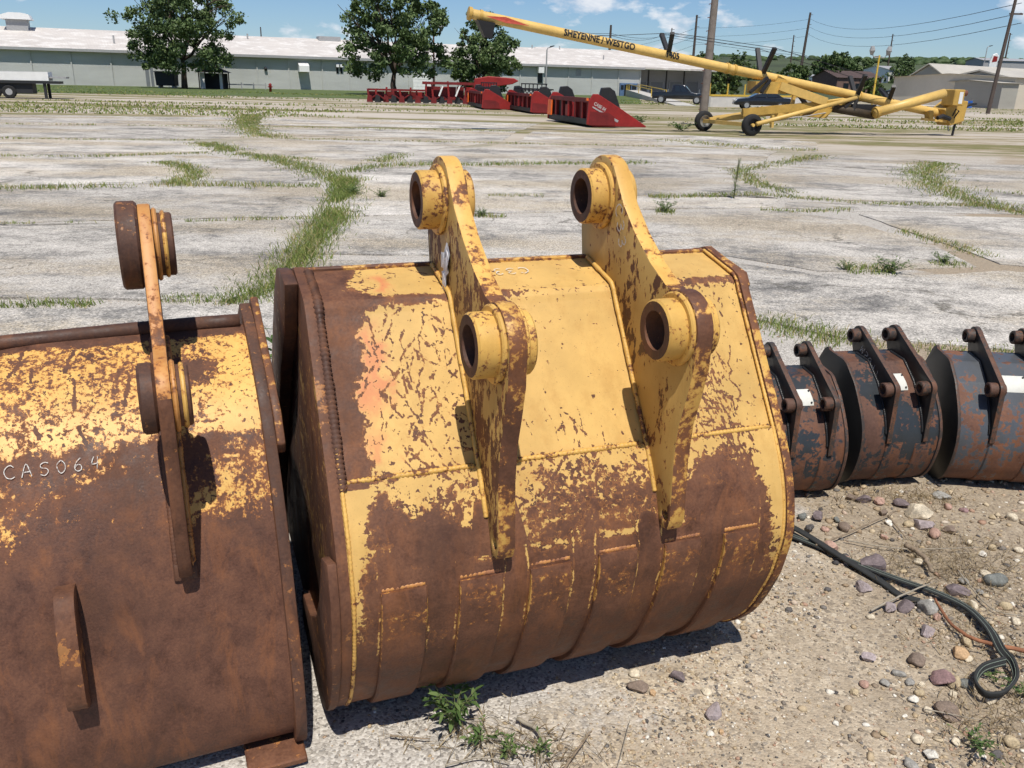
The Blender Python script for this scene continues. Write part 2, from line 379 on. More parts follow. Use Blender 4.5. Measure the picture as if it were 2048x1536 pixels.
# one ground sheet: fine grid near the camera, coarse rings out to the horizon
def make_ground():
    nx, ny = 110, 90; vs = [gfun(i / nx, j / ny) for j in range(ny + 1) for i in range(nx + 1)]
    fs = [(j * (nx + 1) + i, j * (nx + 1) + i + 1, (j + 1) * (nx + 1) + i + 1, (j + 1) * (nx + 1) + i) for j in range(ny) for i in range(nx)]
    loop = [j for j in range(nx)] + [j * (nx + 1) + nx for j in range(ny)] + [ny * (nx + 1) + nx - i for i in range(nx)] + [(ny - j) * (nx + 1) for j in range(ny)]
    prev = loop
    for k, s in enumerate((6, 120)):
        cur = []
        for i in loop:
            x, y, z = vs[i]; a = math.atan2(y - 3.5, x); 
            cur.append(len(vs)); r = {0: 60, 1: 118}[k]
            vs.append((math.cos(a) * r, 3.5 * (1 - k) + math.sin(a) * r, 0))
        n = len(loop)
        fs += [(prev[i], prev[(i + 1) % n], cur[(i + 1) % n], cur[i]) for i in range(n)][::1]
        prev = cur
    for r in (150, 185, 240, 300, 380, 470, 560, 680, 830, 1100, 1600, 2600, 4000):
        cur = []
        for q, i in enumerate(loop):
            x, y, z = vs[i]; a = math.atan2(y - 3.5, x); cur.append(len(vs))
            wob = mnoise.fractal(Vector((math.cos(a) * 9, math.sin(a) * 9, r * .002)), 1.0, 2.0, 4) * (2.2 if r > 400 else .0)
            zz = terrain(r) if r <= 830 else terrain(830) - (r - 830) * .02
            vs.append((math.cos(a) * r, math.sin(a) * r, zz + wob))
        fs += [(prev[i], prev[(i + 1) % n], cur[(i + 1) % n], cur[i]) for i in range(n)]
        prev = cur
    me = bpy.data.meshes.new('ground'); me.from_pydata(vs, [], fs)
    bm = bmesh.new(); bm.from_mesh(me); bmesh.ops.recalc_face_normals(bm, faces=bm.faces)
    bm.faces.ensure_lookup_table()
    if bm.faces[0].normal.z < 0: bmesh.ops.reverse_faces(bm, faces=bm.faces)
    bm.to_mesh(me); bm.free()
    o = link_mesh('ground', me, None, [MATS['gravel_soil'], MATS['hill_green']], True)
    mi = [1 if math.hypot(p.center.x, p.center.y) > 190 else 0 for p in me.polygons]; me.polygons.foreach_set('material_index', mi)
    return tag(o, kind='structure')
plain('hill_green', (.055, .072, .03), .95, .5, .012)
ground = make_ground()

# ---------- broken concrete slabs, told apart by the grassy joints
def poly_slab(pts, gap=.05, z=.02, tone=.5, seed=0, jit=.03, world=False):
    ps = [Vector(p) if world else G(*p) for p in pts]; ps = [Vector((p.x, p.y)) for p in ps]
    area = sum(a.x * b.y - b.x * a.y for a, b in zip(ps, ps[1:] + ps[:1]))
    if area < 0: ps.reverse()
    out = []; n = len(ps)
    for i in range(n):
        a, b = ps[i], ps[(i + 1) % n]; k = max(1, min(26, int((b - a).length / .30)))
        nrm = Vector((-(b - a).y, (b - a).x)).normalized()
        for q in range(k):
            p = a.lerp(b, q / k); j = mnoise.noise(Vector((p.x * 1.1, p.y * 1.1, seed * 3.7))) * jit * 2.2 + mnoise.noise(Vector((p.x * 5, p.y * 5, seed))) * jit
            out.append(p + nrm * (gap + j))
    bm = bmesh.new(); sl = random.uniform(-.0012, .0012)
    c = sum(out, Vector((0, 0))) / len(out)
    top = [bm.verts.new((p.x, p.y, z + (p.x - c.x) * sl)) for p in out]
    bot = [bm.verts.new((p.x, p.y, -.04)) for p in out]; n = len(out)
    f = bm.faces.new(top); 
    for i in range(n): bm.faces.new((top[i], bot[i], bot[(i + 1) % n], top[(i + 1) % n]))
    bmesh.ops.triangulate(bm, faces=[f]); bmesh.ops.recalc_face_normals(bm, faces=bm.faces)
    me = bpy.data.meshes.new('slab'); bm.to_mesh(me); bm.free()
    o = link_mesh('slab', me, ground, [MATS['old_concrete']]); o['tone'] = tone; return o

SL = [  # picture outlines of the slabs between the joints
 # near row, behind the buckets, J1 .. J2
 [(-330, 760), (-300, 616), (30, 616), (330, 608), (450, 612), (545, 640), (560, 760)],
 [(480, 605), (560, 570), (610, 520), (1440, 520), (1440, 645), (1440, 700), (1440, 780), (575, 760)],
 [(-330, 600), (-200, 452), (60, 452), (330, 446), (655, 438), (640, 470), (590, 520), (545, 572), (470, 604), (330, 602)],
 [(660, 470), (690, 440), (960, 436), (1340, 424), (1560, 421), (1700, 440), (1800, 470), (1900, 500), (1960, 535), (1780, 545), (1640, 545), (1450, 515), (620, 512)],
 [(1715, 430), (2060, 436), (2300, 480), (2300, 560), (2000, 530), (1900, 492), (1800, 460)],
 [(1440, 520), (1640, 548), (1780, 550), (2000, 540), (2300, 570), (2300, 720), (1950, 700), (1700, 685), (1515, 642), (1440, 640)],
 # J2 .. J3
 [(-180, 448), (-100, 380), (330, 373), (640, 374), (668, 395), (655, 434), (330, 441), (60, 447)],
 [(690, 400), (720, 350), (980, 352), (1300, 396), (1480, 394), (1560, 400), (1560, 416), (1340, 420), (960, 430), (700, 434)],
 [(1570, 402), (1700, 408), (1960, 412), (2060, 430), (1715, 424), (1565, 418)],
 # J3 .. J4
 [(-90, 376), (-60, 313), (330, 315), (380, 335), (388, 362), (330, 369)],
 [(330, 312), (410, 310), (560, 325), (640, 350), (645, 368), (390, 368), (392, 335)],
 [(715, 346), (740, 334), (1170, 330), (1300, 330), (1470, 342), (1500, 368), (1560, 397), (1480, 391), (1300, 393), (980, 389)],
 [(1520, 366), (1488, 346), (1540, 332), (1640, 336), (1830, 350), (1880, 384), (1950, 408), (1700, 403), (1590, 396)],
 [(1900, 378), (1850, 350), (1890, 328), (2150, 330), (2200, 440), (2040, 424), (1960, 406)],
 # J4 .. J5
 [(-60, 310), (-40, 278), (390, 282), (430, 303), (300, 311)],
 [(450, 302), (460, 282), (540, 279), (740, 280), (1000, 286), (790, 308), (755, 326), (690, 334), (560, 320)],
 [(800, 326), (800, 311), (1010, 288), (1300, 292), (1560, 302), (1530, 327), (1470, 338), (1300, 325), (1170, 327)],
 [(1560, 328), (1650, 308), (1880, 322), (1840, 346), (1640, 332)],
 # J5 .. J6
 [(-40, 274), (-20, 246), (480, 253), (515, 274), (400, 279)],
 [(530, 272), (505, 254), (720, 256), (1040, 262), (1010, 283), (740, 277)],
 [(1030, 284), (1060, 263), (1380, 271), (1640, 284), (1640, 304), (1560, 299), (1300, 289)],
 # J6 .. J7
 [(-20, 244), (0, 229), (478, 236), (476, 250)],
 [(515, 250), (520, 236), (760, 239), (1080, 248), (1050, 260), (720, 254)],
]
for i, pts in enumerate(SL):
    far = min(p[1] for p in pts) < 330
    poly_slab(pts, gap=.09 if far else .05, z=.007 + .005 * ((i * 7) % 5) / 4, tone=random.uniform(.25, .95) if i else .6, seed=i, jit=.05 if far else .03)
# ---------- grass: blades along the joints
def blades(specs, name, label, mat='grass_blade', parent=None, cat='grass'):
    V = []; Fc = []; H = []; nb = 0
    for (pos, hgt, wid, hue, bend) in specs:
        n = len(pos); ang = rng.uniform(0, 2 * np.pi, n); ba = rng.uniform(0, 2 * np.pi, n)
        dx = np.cos(ang) * wid * .5; dy = np.sin(ang) * wid * .5
        be = hgt * bend * rng.uniform(.3, 1.2, n); bx = np.cos(ba) * be; by = np.sin(ba) * be
        z0 = np.full(n, -.005)
        a = np.stack([pos[:, 0] - dx, pos[:, 1] - dy, z0], 1); b_ = np.stack([pos[:, 0] + dx, pos[:, 1] + dy, z0], 1)
        c = np.stack([pos[:, 0] + dx * .7 + bx * .35, pos[:, 1] + dy * .7 + by * .35, hgt * .6], 1)
        d = np.stack([pos[:, 0] - dx * .7 + bx * .35, pos[:, 1] - dy * .7 + by * .35, hgt * .6], 1)
        e = np.stack([pos[:, 0] + bx, pos[:, 1] + by, hgt], 1)
        V.append(np.stack([a, b_, c, d, e], 1).reshape(-1, 3)); H.append(np.repeat(hue, 5))
        i0 = nb * 5 + np.arange(n) * 5
        Fc.append(np.stack([i0, i0 + 1, i0 + 2, i0, i0 + 2, i0 + 3, i0 + 3, i0 + 2, i0 + 4], 1).reshape(-1, 3)); nb += n
    V = np.concatenate(V); Fc = np.concatenate(Fc); H = np.concatenate(H)
    me = bpy.data.meshes.new(name); me.vertices.add(len(V)); me.vertices.foreach_set('co', V.ravel().astype(np.float32))
    me.loops.add(len(Fc) * 3); me.loops.foreach_set('vertex_index', Fc.ravel().astype(np.int32))
    me.polygons.add(len(Fc)); me.polygons.foreach_set('loop_start', (np.arange(len(Fc)) * 3).astype(np.int32))
    me.update(calc_edges=True)
    at = me.attributes.new('hue', 'FLOAT', 'POINT'); at.data.foreach_set('value', H.astype(np.float32))
    o = link_mesh(name, me, parent, [MATS[mat]]); return tag(o, label, cat, kind='stuff')

def strip(pts, wid, dens, h=(.03, .09), dry=.2, clump=.55):
    """random points along a joint drawn in the picture; wid in metres"""
    out = []; ps = [G(*p) for p in pts]
    for a, b in zip(ps, ps[1:]):
        ln = (b - a).length; n = int(ln * wid * dens)
        if n < 1: continue
        t = rng.random(n); o = rng.normal(0, wid * .25, n); d = (b - a).normalized()
        x = a.x + (b.x - a.x) * t - d.y * o; y = a.y + (b.y - a.y) * t + d.x * o
        k = fbm(x * 1.3, y * 1.3, 3, 5); keep = rng.random(n) < smooth(clump - .2, clump + .06, k) * 1.0 + .08
        out.append(np.stack([x[keep], y[keep]], 1))
    if not out: return None
    p = np.concatenate(out); n = len(p)
    cl = fbm(p[:, 0] * .8 + 4, p[:, 1] * .8, 3, 11)
    hg = rng.uniform(h[0], h[1], n) * (.5 + cl) * .66; hue = np.clip(rng.normal(.47, .22, n) + (rng.random(n) < dry) * .4 + (cl - .5) * .5, 0, 1)
    dist = np.hypot(p[:, 0], p[:, 1]); wd = .004 + dist * .00055
    return (p, hg, wd, hue, 1.1)
GR = [
 # the big joint that winds from the left bucket to the far lot
 ([(460, 606), (520, 590), (560, 560), (600, 515), (640, 470), (672, 430), (685, 395), (690, 360)], .55, 1500, (.05, .15), .12, .34),
 ([(690, 365), (640, 345), (560, 322), (470, 305), (410, 287)], .9, 520, (.04, .11), .25, .36),
 ([(545, 276), (515, 268), (490, 245), (505, 229)], 1.5, 170, (.04, .11), .25, .3),
 ([(760, 325), (800, 308)], .8, 300, (.05, .10), .3, .3),
 ([(325, 325), (375, 335), (388, 352), (350, 370)], .6, 620, (.05, .11), .25, .32),
 # J1
 ([(-100, 612), (30, 612), (110, 606), (190, 612)], .25, 1900, (.03, .10), .2, .42),
 ([(300, 600), (400, 598), (470, 605)], .28, 1900, (.03, .10), .35, .42),
 ([(1505, 645), (1600, 660), (1700, 688)], .55, 1700, (.03, .10), .25, .36),
 ([(1700, 690), (1800, 695), (2060, 705)], .35, 900, (.02, .08), .75, .46),
 # J2
 ([(-60, 452), (70, 448)], .18, 900, (.03, .09), .3, .46), ([(130, 446), (240, 444)], .18, 900, (.03, .08), .3, .5),
 ([(370, 444), (500, 440), (640, 438)], .22, 1100, (.03, .10), .3, .45),
 ([(930, 432), (1010, 436)], .3, 900, (.03, .09), .3, .4), ([(1310, 424), (1350, 426)], .5, 900, (.04, .12), .2, .3),
 # J3
 ([(-80, 380), (60, 378), (300, 372), (640, 374)], .6, 480, (.05, .14), .35, .40),
 ([(690, 388), (715, 388)], .5, 800, (.08, .16), .1, .2), ([(755, 394), (770, 394)], .4, 800, (.06, .13), .1, .2),
 ([(975, 392), (1090, 394)], .4, 500, (.03, .09), .3, .42),
 ([(1300, 396), (1400, 394), (1490, 390), (1600, 396)], .5, 560, (.05, .13), .35, .36),
 ([(1600, 396), (1720, 408), (1960, 412), (2060, 432)], .5, 420, (.04, .11), .5, .42),
 ([(1520, 420), (1600, 424), (1700, 420)], .35, 600, (.03, .10), .4, .4),
 # J4
 ([(690, 345), (760, 332), (1000, 330), (1180, 328), (1300, 326)], .7, 300, (.06, .15), .2, .38),
 ([(-80, 312), (180, 314), (420, 306)], .5, 260, (.05, .11), .4, .45),
 ([(430, 306), (630, 320)], .5, 300, (.05, .12), .3, .42),
 # right-hand joints
 ([(1480, 342), (1500, 365), (1550, 378), (1590, 388)], .6, 420, (.05, .12), .35, .34),
 ([(1480, 342), (1560, 328), (1640, 312)], .8, 260, (.05, .12), .5, .36),
 ([(1880, 326), (1840, 345), (1870, 375), (1930, 400), (2040, 424)], 1.1, 330, (.05, .11), .35, .32),
 ([(1960, 385), (2060, 388)], .6, 260, (.05, .12), .3, .4),
 ([(1800, 462), (1880, 485), (1990, 518)], .35, 800, (.03, .09), .45, .42),
 ([(1690, 538), (1790, 545)], .45, 1300, (.03, .10), .15, .34), ([(1860, 528), (1930, 530)], .35, 1100, (.03, .09), .2, .36),
 # J5 .. J7
 ([(-40, 276), (200, 280), (400, 281)], .5, 160, (.05, .10), .45, .46), ([(545, 277), (760, 282), (1040, 288), (1330, 294)], .6, 130, (.05, .10), .5, .47),
 ([(1330, 280), (1500, 296), (1640, 302)], 1.4, 110, (.05, .12), .5, .4), ([(-40, 248), (480, 254)], .6, 90, (.06, .12), .45, .44), ([(545, 255), (1040, 264)], .8, 80, (.06, .12), .5, .45),
]
joint_grass = blades([s for s in (strip(*g) for g in GR) if s], 'grass', 'ragged green grass growing in the joints of the broken concrete')
# thin weedy turf on the far lot
def far_turf():
    n = 52000; y = 36 + 75 * rng.random(n) ** 1.25; x = (rng.random(n) * 2 - 1) * y * .72 + y * .03
    k = fbm(x * .05, y * .22, 5, 21); keep = (k > .5) & (rng.random(n) < smooth(.5, .62, k)); p = np.stack([x[keep], y[keep]], 1); n = len(p)
    hue = np.clip(rng.normal(.62, .2, n), 0, 1); d = p[:, 1]
    return (p, rng.uniform(.03, .13, n), .02 + d * .0012, hue, .8)
blades([far_turf()], 'turf', 'thin dry turf spread over the far lot in front of the warehouse')
# ================================================================== BUCKETS
def resample(pts, step):
    out = [Vector(pts[0])]
    for a, b in zip(pts, pts[1:]):
        a, b = Vector(a), Vector(b); k = max(1, int(round((b - a).length / step)))
        out += [a.lerp(b, i / k) for i in range(1, k + 1)]
    return out
def catmull(pts, k=8):
    pts = [Vector(p) for p in pts]; out = []
    for i in range(len(pts) - 1):
        p0 = pts[max(i - 1, 0)]; p1 = pts[i]; p2 = pts[i + 1]; p3 = pts[min(i + 2, len(pts) - 1)]
        for q in range(k):
            t = q / k
            out.append(.5 * ((2 * p1) + (p2 - p0) * t + (2 * p0 - 5 * p1 + 4 * p2 - p3) * t * t + (3 * p1 - p0 - 3 * p2 + p3) * t ** 3))
    out.append(pts[-1]); return out
class Profile:
    """a curve in (y, z) walked by arc length; the normal points out of the bucket"""
    def __init__(s, pts):
        s.p = np.array([[q[0], q[1]] for q in pts]); d = np.hypot(*np.diff(s.p, axis=0).T)
        s.t = np.concatenate([[0], np.cumsum(d)]); s.len = s.t[-1]
    def at(s, t):
        t = np.asarray(t, float)
        return np.interp(t, s.t, s.p[:, 0]), np.interp(t, s.t, s.p[:, 1])
    def nrm(s, t, e=.012):
        y0, z0 = s.at(np.clip(np.asarray(t) - e, 0, s.len)); y1, z1 = s.at(np.clip(np.asarray(t) + e, 0, s.len))
        dy, dz = y1 - y0, z1 - z0; l = np.hypot(dy, dz) + 1e-9
        return dz / l, -dy / l
    def find_z(s, z, tmin=0):
        for a, b, ta, tb in zip(s.p[:-1], s.p[1:], s.t[:-1], s.t[1:]):
            if tb >= tmin and (a[1] - z) * (b[1] - z) <= 0 and a[1] != b[1]:
                return ta + (tb - ta) * (a[1] - z) / (a[1] - b[1])
        return 0

def grid_mesh(name, X, Y, Z, mats, parent, attrs=None, closed_back=0.02, prof=None, smooth_=True):
    """X,Y,Z arrays [nt, ns]"""
    nt_, ns = X.shape; co = np.stack([X, Y, Z], -1).reshape(-1, 3)
    i = np.arange(nt_ - 1)[:, None] * ns + np.arange(ns - 1)[None]; i = i.ravel()
    F = np.stack([i, i + 1, i + ns + 1, i + ns], 1)
    me = bpy.data.meshes.new(name); me.vertices.add(len(co)); me.vertices.foreach_set('co', co.ravel().astype(np.float32))
    me.loops.add(F.size); me.loops.foreach_set('vertex_index', F.ravel().astype(np.int32))
    me.polygons.add(len(F)); me.polygons.foreach_set('loop_start', (np.arange(len(F)) * 4).astype(np.int32)); me.update(calc_edges=True)
    for k, a in (attrs or {}).items():
        at = me.attributes.new(k, 'FLOAT', 'POINT'); at.data.foreach_set('value', a.ravel().astype(np.float32))
    o = link_mesh(name, me, parent, mats, smooth_); return o

def shell(prof, x0, x1, tmax, ns, nt_, wearfn, mats, parent, thick=.022, dent=None, name='shell'):
    """outer skin with a wear map, an inner skin and closed edges, one mesh"""
    s = np.linspace(0, 1, ns); t = np.linspace(0, tmax, nt_); Sg, Tg = np.meshgrid(s, t)
    y, z = prof.at(t); ny, nz = prof.nrm(t)
    off = dent(Sg * (x1 - x0), Tg) if dent else np.zeros_like(Sg)
    X = x0 + Sg * (x1 - x0); Y = y[:, None] + ny[:, None] * off; Z = z[:, None] + nz[:, None] * off
    wear, primer = wearfn(Sg * (x1 - x0), Tg)
    # close: wrap the rows round the rim and back along the inside
    tb = t[::-1][::6]; yb, zb = prof.at(tb); nyb, nzb = prof.nrm(tb)
    Xb = np.repeat((x0 + s * (x1 - x0))[None], len(tb), 0); Yb = (yb - nyb * thick)[:, None] + 0 * Xb; Zb = (zb - nzb * thick)[:, None] + 0 * Xb
    X = np.concatenate([X, Xb, X[:1]]); Y = np.concatenate([Y, Yb, Y[:1]]); Z = np.concatenate([Z, Zb, Z[:1]])
    on = np.ones_like(Xb); wear = np.concatenate([wear, on * .9, on[:1] * .9]); primer = np.concatenate([primer, on * 0, on[:1] * 0])
    o = grid_mesh(name, X, Y, Z, mats, parent, {'wear': wear, 'primer': primer})
    o.data.set_sharp_from_angle(angle=rad(50)); return o

def patch(prof, poly_fn, t0, t1, off, mats, parent, name, nt_=24, wear=None, base=-.004):
    """a plate welded on the shell; poly_fn(k) -> (xa, xb) with k from 0 (top) to 1"""
    ks = np.linspace(0, 1, nt_); t = t0 + (t1 - t0) * ks; y, z = prof.at(t); ny, nz = prof.nrm(t, .03)
    rows = []
    for i, k in enumerate(ks):
        xa, xb = poly_fn(k); rr = []
        ch = .004
        o = off if 0 < i < nt_ - 1 else off - .003
        for (x, q) in ((xa, base), (xa, o - ch), (xa + ch, o), (xb - ch, o), (xb, o - ch), (xb, base)):
            rr.append((x, y[i] + ny[i] * q, z[i] + nz[i] * q))
        rows.append(rr)
    vs = [p for r in rows for p in r]; fs = []
    for i in range(nt_ - 1):
        for j in range(5): fs.append((i * 6 + j, i * 6 + j + 1, i * 6 + 7 + j, i * 6 + 6 + j))
    fs.append(tuple(range(6))); fs.append(tuple(reversed(range((nt_ - 1) * 6, nt_ * 6))))
    b = MB().add(vs, fs); o = b.build(name, mats, parent, smooth=True, auto=40)
    if wear is not None:
        at = o.data.attributes.new('wear', 'FLOAT', 'POINT')
        at.data.foreach_set('value', [wear(v.co) for v in o.data.vertices])
    return o

def plate_holes(poly, holes, x0, x1, bev=.004):
    """bmesh of a plate in the yz plane with round holes"""
    bm = bmesh.new(); es = []
    def loop(pts):
        vs = [bm.verts.new((x0, p[0], p[1])) for p in pts]
        for a, b in zip(vs, vs[1:] + vs[:1]): es.append(bm.edges.new((a, b)))
    loop(poly)
    for (cy, cz, r) in holes: loop([(cy + r * math.cos(2 * math.pi * i / 24), cz + r * math.sin(2 * math.pi * i / 24)) for i in range(24)])
    bmesh.ops.triangle_fill(bm, edges=es, use_beauty=True)
    # drop faces that fell inside a hole
    for f in list(bm.faces):
        c = f.calc_center_median()
        if any(math.hypot(c.y - cy, c.z - cz) < r * .9 for cy, cz, r in holes): bm.faces.remove(f)
    r_ = bmesh.ops.extrude_face_region(bm, geom=list(bm.faces))
    for v in [g for g in r_['geom'] if isinstance(g, bmesh.types.BMVert)]: v.co.x = x1
    bmesh.ops.recalc_face_normals(bm, faces=bm.faces)
    es = [e for e in bm.edges if len(e.link_faces) == 2 and e.calc_face_angle(0) > rad(50)]
    if bev: bmesh.ops.bevel(bm, geom=es, offset=bev, segments=2, profile=.5, affect='EDGES', clamp_overlap=True)
    return bm

def bm_obj(bm, name, mats, parent, edge_mat=None, xs=None, subdiv=0.0):
    if edge_mat is not None:
        for f in bm.faces:
            f.material_index = edge_mat if abs(f.normal.x) < .6 else 0
    me = bpy.data.meshes.new(name); bm.to_mesh(me); bm.free()
    o = link_mesh(name, me, parent, mats, True); me.set_sharp_from_angle(angle=rad(35)); return o

def weld(path, r, mat, parent, name='weld_bead', ripple=.3, pitch=.012, n=8):
    pts = resample(path, pitch / 3.0); rs = []
    for i, p in enumerate(pts): rs.append(r * (1 + ripple * (.5 + .5 * math.sin(i * 2 * math.pi / 3.0)) + .25 * mnoise.noise(p * 40)))
    return MB().tube(pts, rs, n).build(name, mat, parent, smooth=True)

# chalk lettering
GL = {
 'C': [[(.9, .82), (.6, 1), (.25, .92), (.05, .55), (.2, .15), (.55, 0), (.9, .12)]],
 'A': [[(0, 0), (.42, 1), (.85, 0)], [(.18, .38), (.75, .42)]],
 'S': [[(.85, .88), (.5, 1), (.15, .85), (.2, .6), (.65, .45), (.8, .2), (.5, 0), (.1, .1)]],
 '0': [[(.45, 1), (.12, .75), (.1, .3), (.4, 0), (.75, .25), (.78, .7), (.5, .98)]],
 '6': [[(.7, 1), (.3, .7), (.12, .3), (.35, 0), (.7, .12), (.7, .42), (.4, .5), (.15, .3)]],
 '4': [[(.35, 1), (.15, .45), (.85, .5)], [(.75, 1), (.6, 0)]],
 '3': [[(.1, .9), (.5, 1), (.8, .8), (.6, .58), (.35, .52), (.7, .45), (.85, .2), (.5, 0), (.1, .08)]],
 'M': [[(0, 0), (.1, 1), (.42, .35), (.8, 1), (.9, 0)]],
 '7': [[(.1, .95), (.8, 1), (.4, 0)]],
}
def chalk(text, mapfn, h, width, mat, parent, gap=.28):
    """strokes drawn as thin raised chalk ribbons; mapfn(a, b, lift) -> local point"""
    b = MB(); x = 0; r = random.Random(3)
    for ch in text:
        for st in GL[ch]:
            pts = catmull([Vector((q[0] + r.uniform(-.03, .03), q[1] + r.uniform(-.03, .03))) for q in st], 5); vs = []
            for i, p in enumerate(pts):
                d = (pts[min(i + 1, len(pts) - 1)] - pts[max(i - 1, 0)]).normalized(); n = Vector((-d.y, d.x)) * width * .5 / h * r.uniform(.7, 1.2)
                for sgn in (1, -1):
                    q = p + n * sgn; vs.append(mapfn((x + q.x * .8) * h, q.y * h, .0022))
            b.add(vs, [(2 * i, 2 * i + 2, 2 * i + 3, 2 * i + 1) for i in range(len(pts) - 1)])
        x += .8 + gap
    return b.build('chalk_writing', mat, parent, fix=False)
m, t, b_ = new_mat('chalk'); b_.inputs['Base Color'].default_value = (.55, .53, .49, 1); b_.inputs['Roughness'].default_value = .95
n_ = noise(t, N(t, 'ShaderNodeTexCoord').outputs['Object'], 160, 3, .7); al = ramp(t, n_, [(.36, .15), (.5, 1)]); L(t, al, b_.inputs['Alpha'])

M_big = peel('worn_yellow_paint', YEL, bias=0.0, scale=10, halo=(.36, .14, .04), halo_w=.10, halo_attr=True)
M_ear_shaded = peel('shaded_ear_paint', (.47, .30, .095), bias=.44, scale=7.5, stretch=.55, use_attr=False, halo=(.3, .11, .03), halo_w=.05)  # same yellow made darker: the shade on the ear faces is in the colour
M_edge = peel('ear_edge_paint', (.60, .36, .09), bias=.62, scale=7, use_attr=False, halo=(.3, .11, .03), halo_w=.16)
M_edge2 = peel('ear_edge_yellow', (.66, .39, .10), bias=.28, scale=7, use_attr=False, halo=(.34, .12, .03), halo_w=.12)
M_boss = peel('boss_paint', (.60, .36, .09), bias=.24, scale=11, use_attr=False, halo=(.3, .11, .03), halo_w=.1)
M_rust = peel('bare_rust', (.30, .14, .05), bias=.9, scale=8, use_attr=False)
M_rust_d = peel('dark_rust', (.2, .1, .05), bias=1.0, scale=9, use_attr=False, rust=((.035, .018, .013), (.075, .036, .024), (.12, .058, .036)))
M_strip = peel('strip_rust', (.50, .28, .07), bias=.30, scale=12, use_attr=True, halo=(.36, .13, .035), halo_w=.14)
M_side = peel('side_paint', (.40, .25, .08), bias=.82, scale=8, use_attr=False, halo=(.24, .1, .03))

def put(o, ang, u, Y, z=0.0):
    o.rotation_euler = (0, 0, ang); o.location = (math.cos(ang) * u - math.sin(ang) * Y, math.sin(ang) * u + math.cos(ang) * Y, z)

def scratch_map(W, T, lines, ns=900, nt_=1100):
    """rasterised scratches: lines = [(x0,t0,x1,t1,strength,width)]"""
    M = np.zeros((nt_, ns))
    for (x0, t0, x1, t1, st, wd) in lines:
        ln = math.hypot(x1 - x0, t1 - t0); k = max(3, int(ln / .0012)); q = np.linspace(0, 1, k); sd_ = random.random() * 50
        jx = (fbm(q * ln * 22 + sd_, q * 0 + sd_, 4, 3) - .5) * .05; jt = (fbm(q * ln * 22 + sd_, q * 0 + 9 + sd_, 4, 3) - .5) * .03
        wd = wd * .55
        xs = x0 + (x1 - x0) * q + jx * min(1, ln * 4); ts = t0 + (t1 - t0) * q + jt * min(1, ln * 4)
        wv = wd * (.3 + 1.5 * fbm(q * ln * 60 + sd_, q * 0, 3, 8)); on = fbm(q * ln * 30 + sd_, q * 0 + 3, 3, 9) > .33
        for xx, tt, ww, oo in zip(xs, ts, wv, on):
            if not oo: continue
            ci = xx / W * ns; cj = tt / T * nt_; rx = max(.6, ww / W * ns); rt = max(.6, ww / T * nt_)
            i0, i1 = int(max(ci - rx, 0)), int(min(ci + rx + 1, ns)); j0, j1 = int(max(cj - rt, 0)), int(min(cj + rt + 1, nt_))
            if i1 > i0 and j1 > j0: M[j0:j1, i0:i1] = np.maximum(M[j0:j1, i0:i1], st)
    return M
def sample(M, W, T, X, Tt):
    j = np.clip(Tt / T * M.shape[0], 0, M.shape[0] - 1).astype(int); i = np.clip(X / W * M.shape[1], 0, M.shape[1] - 1).astype(int); return M[j, i]

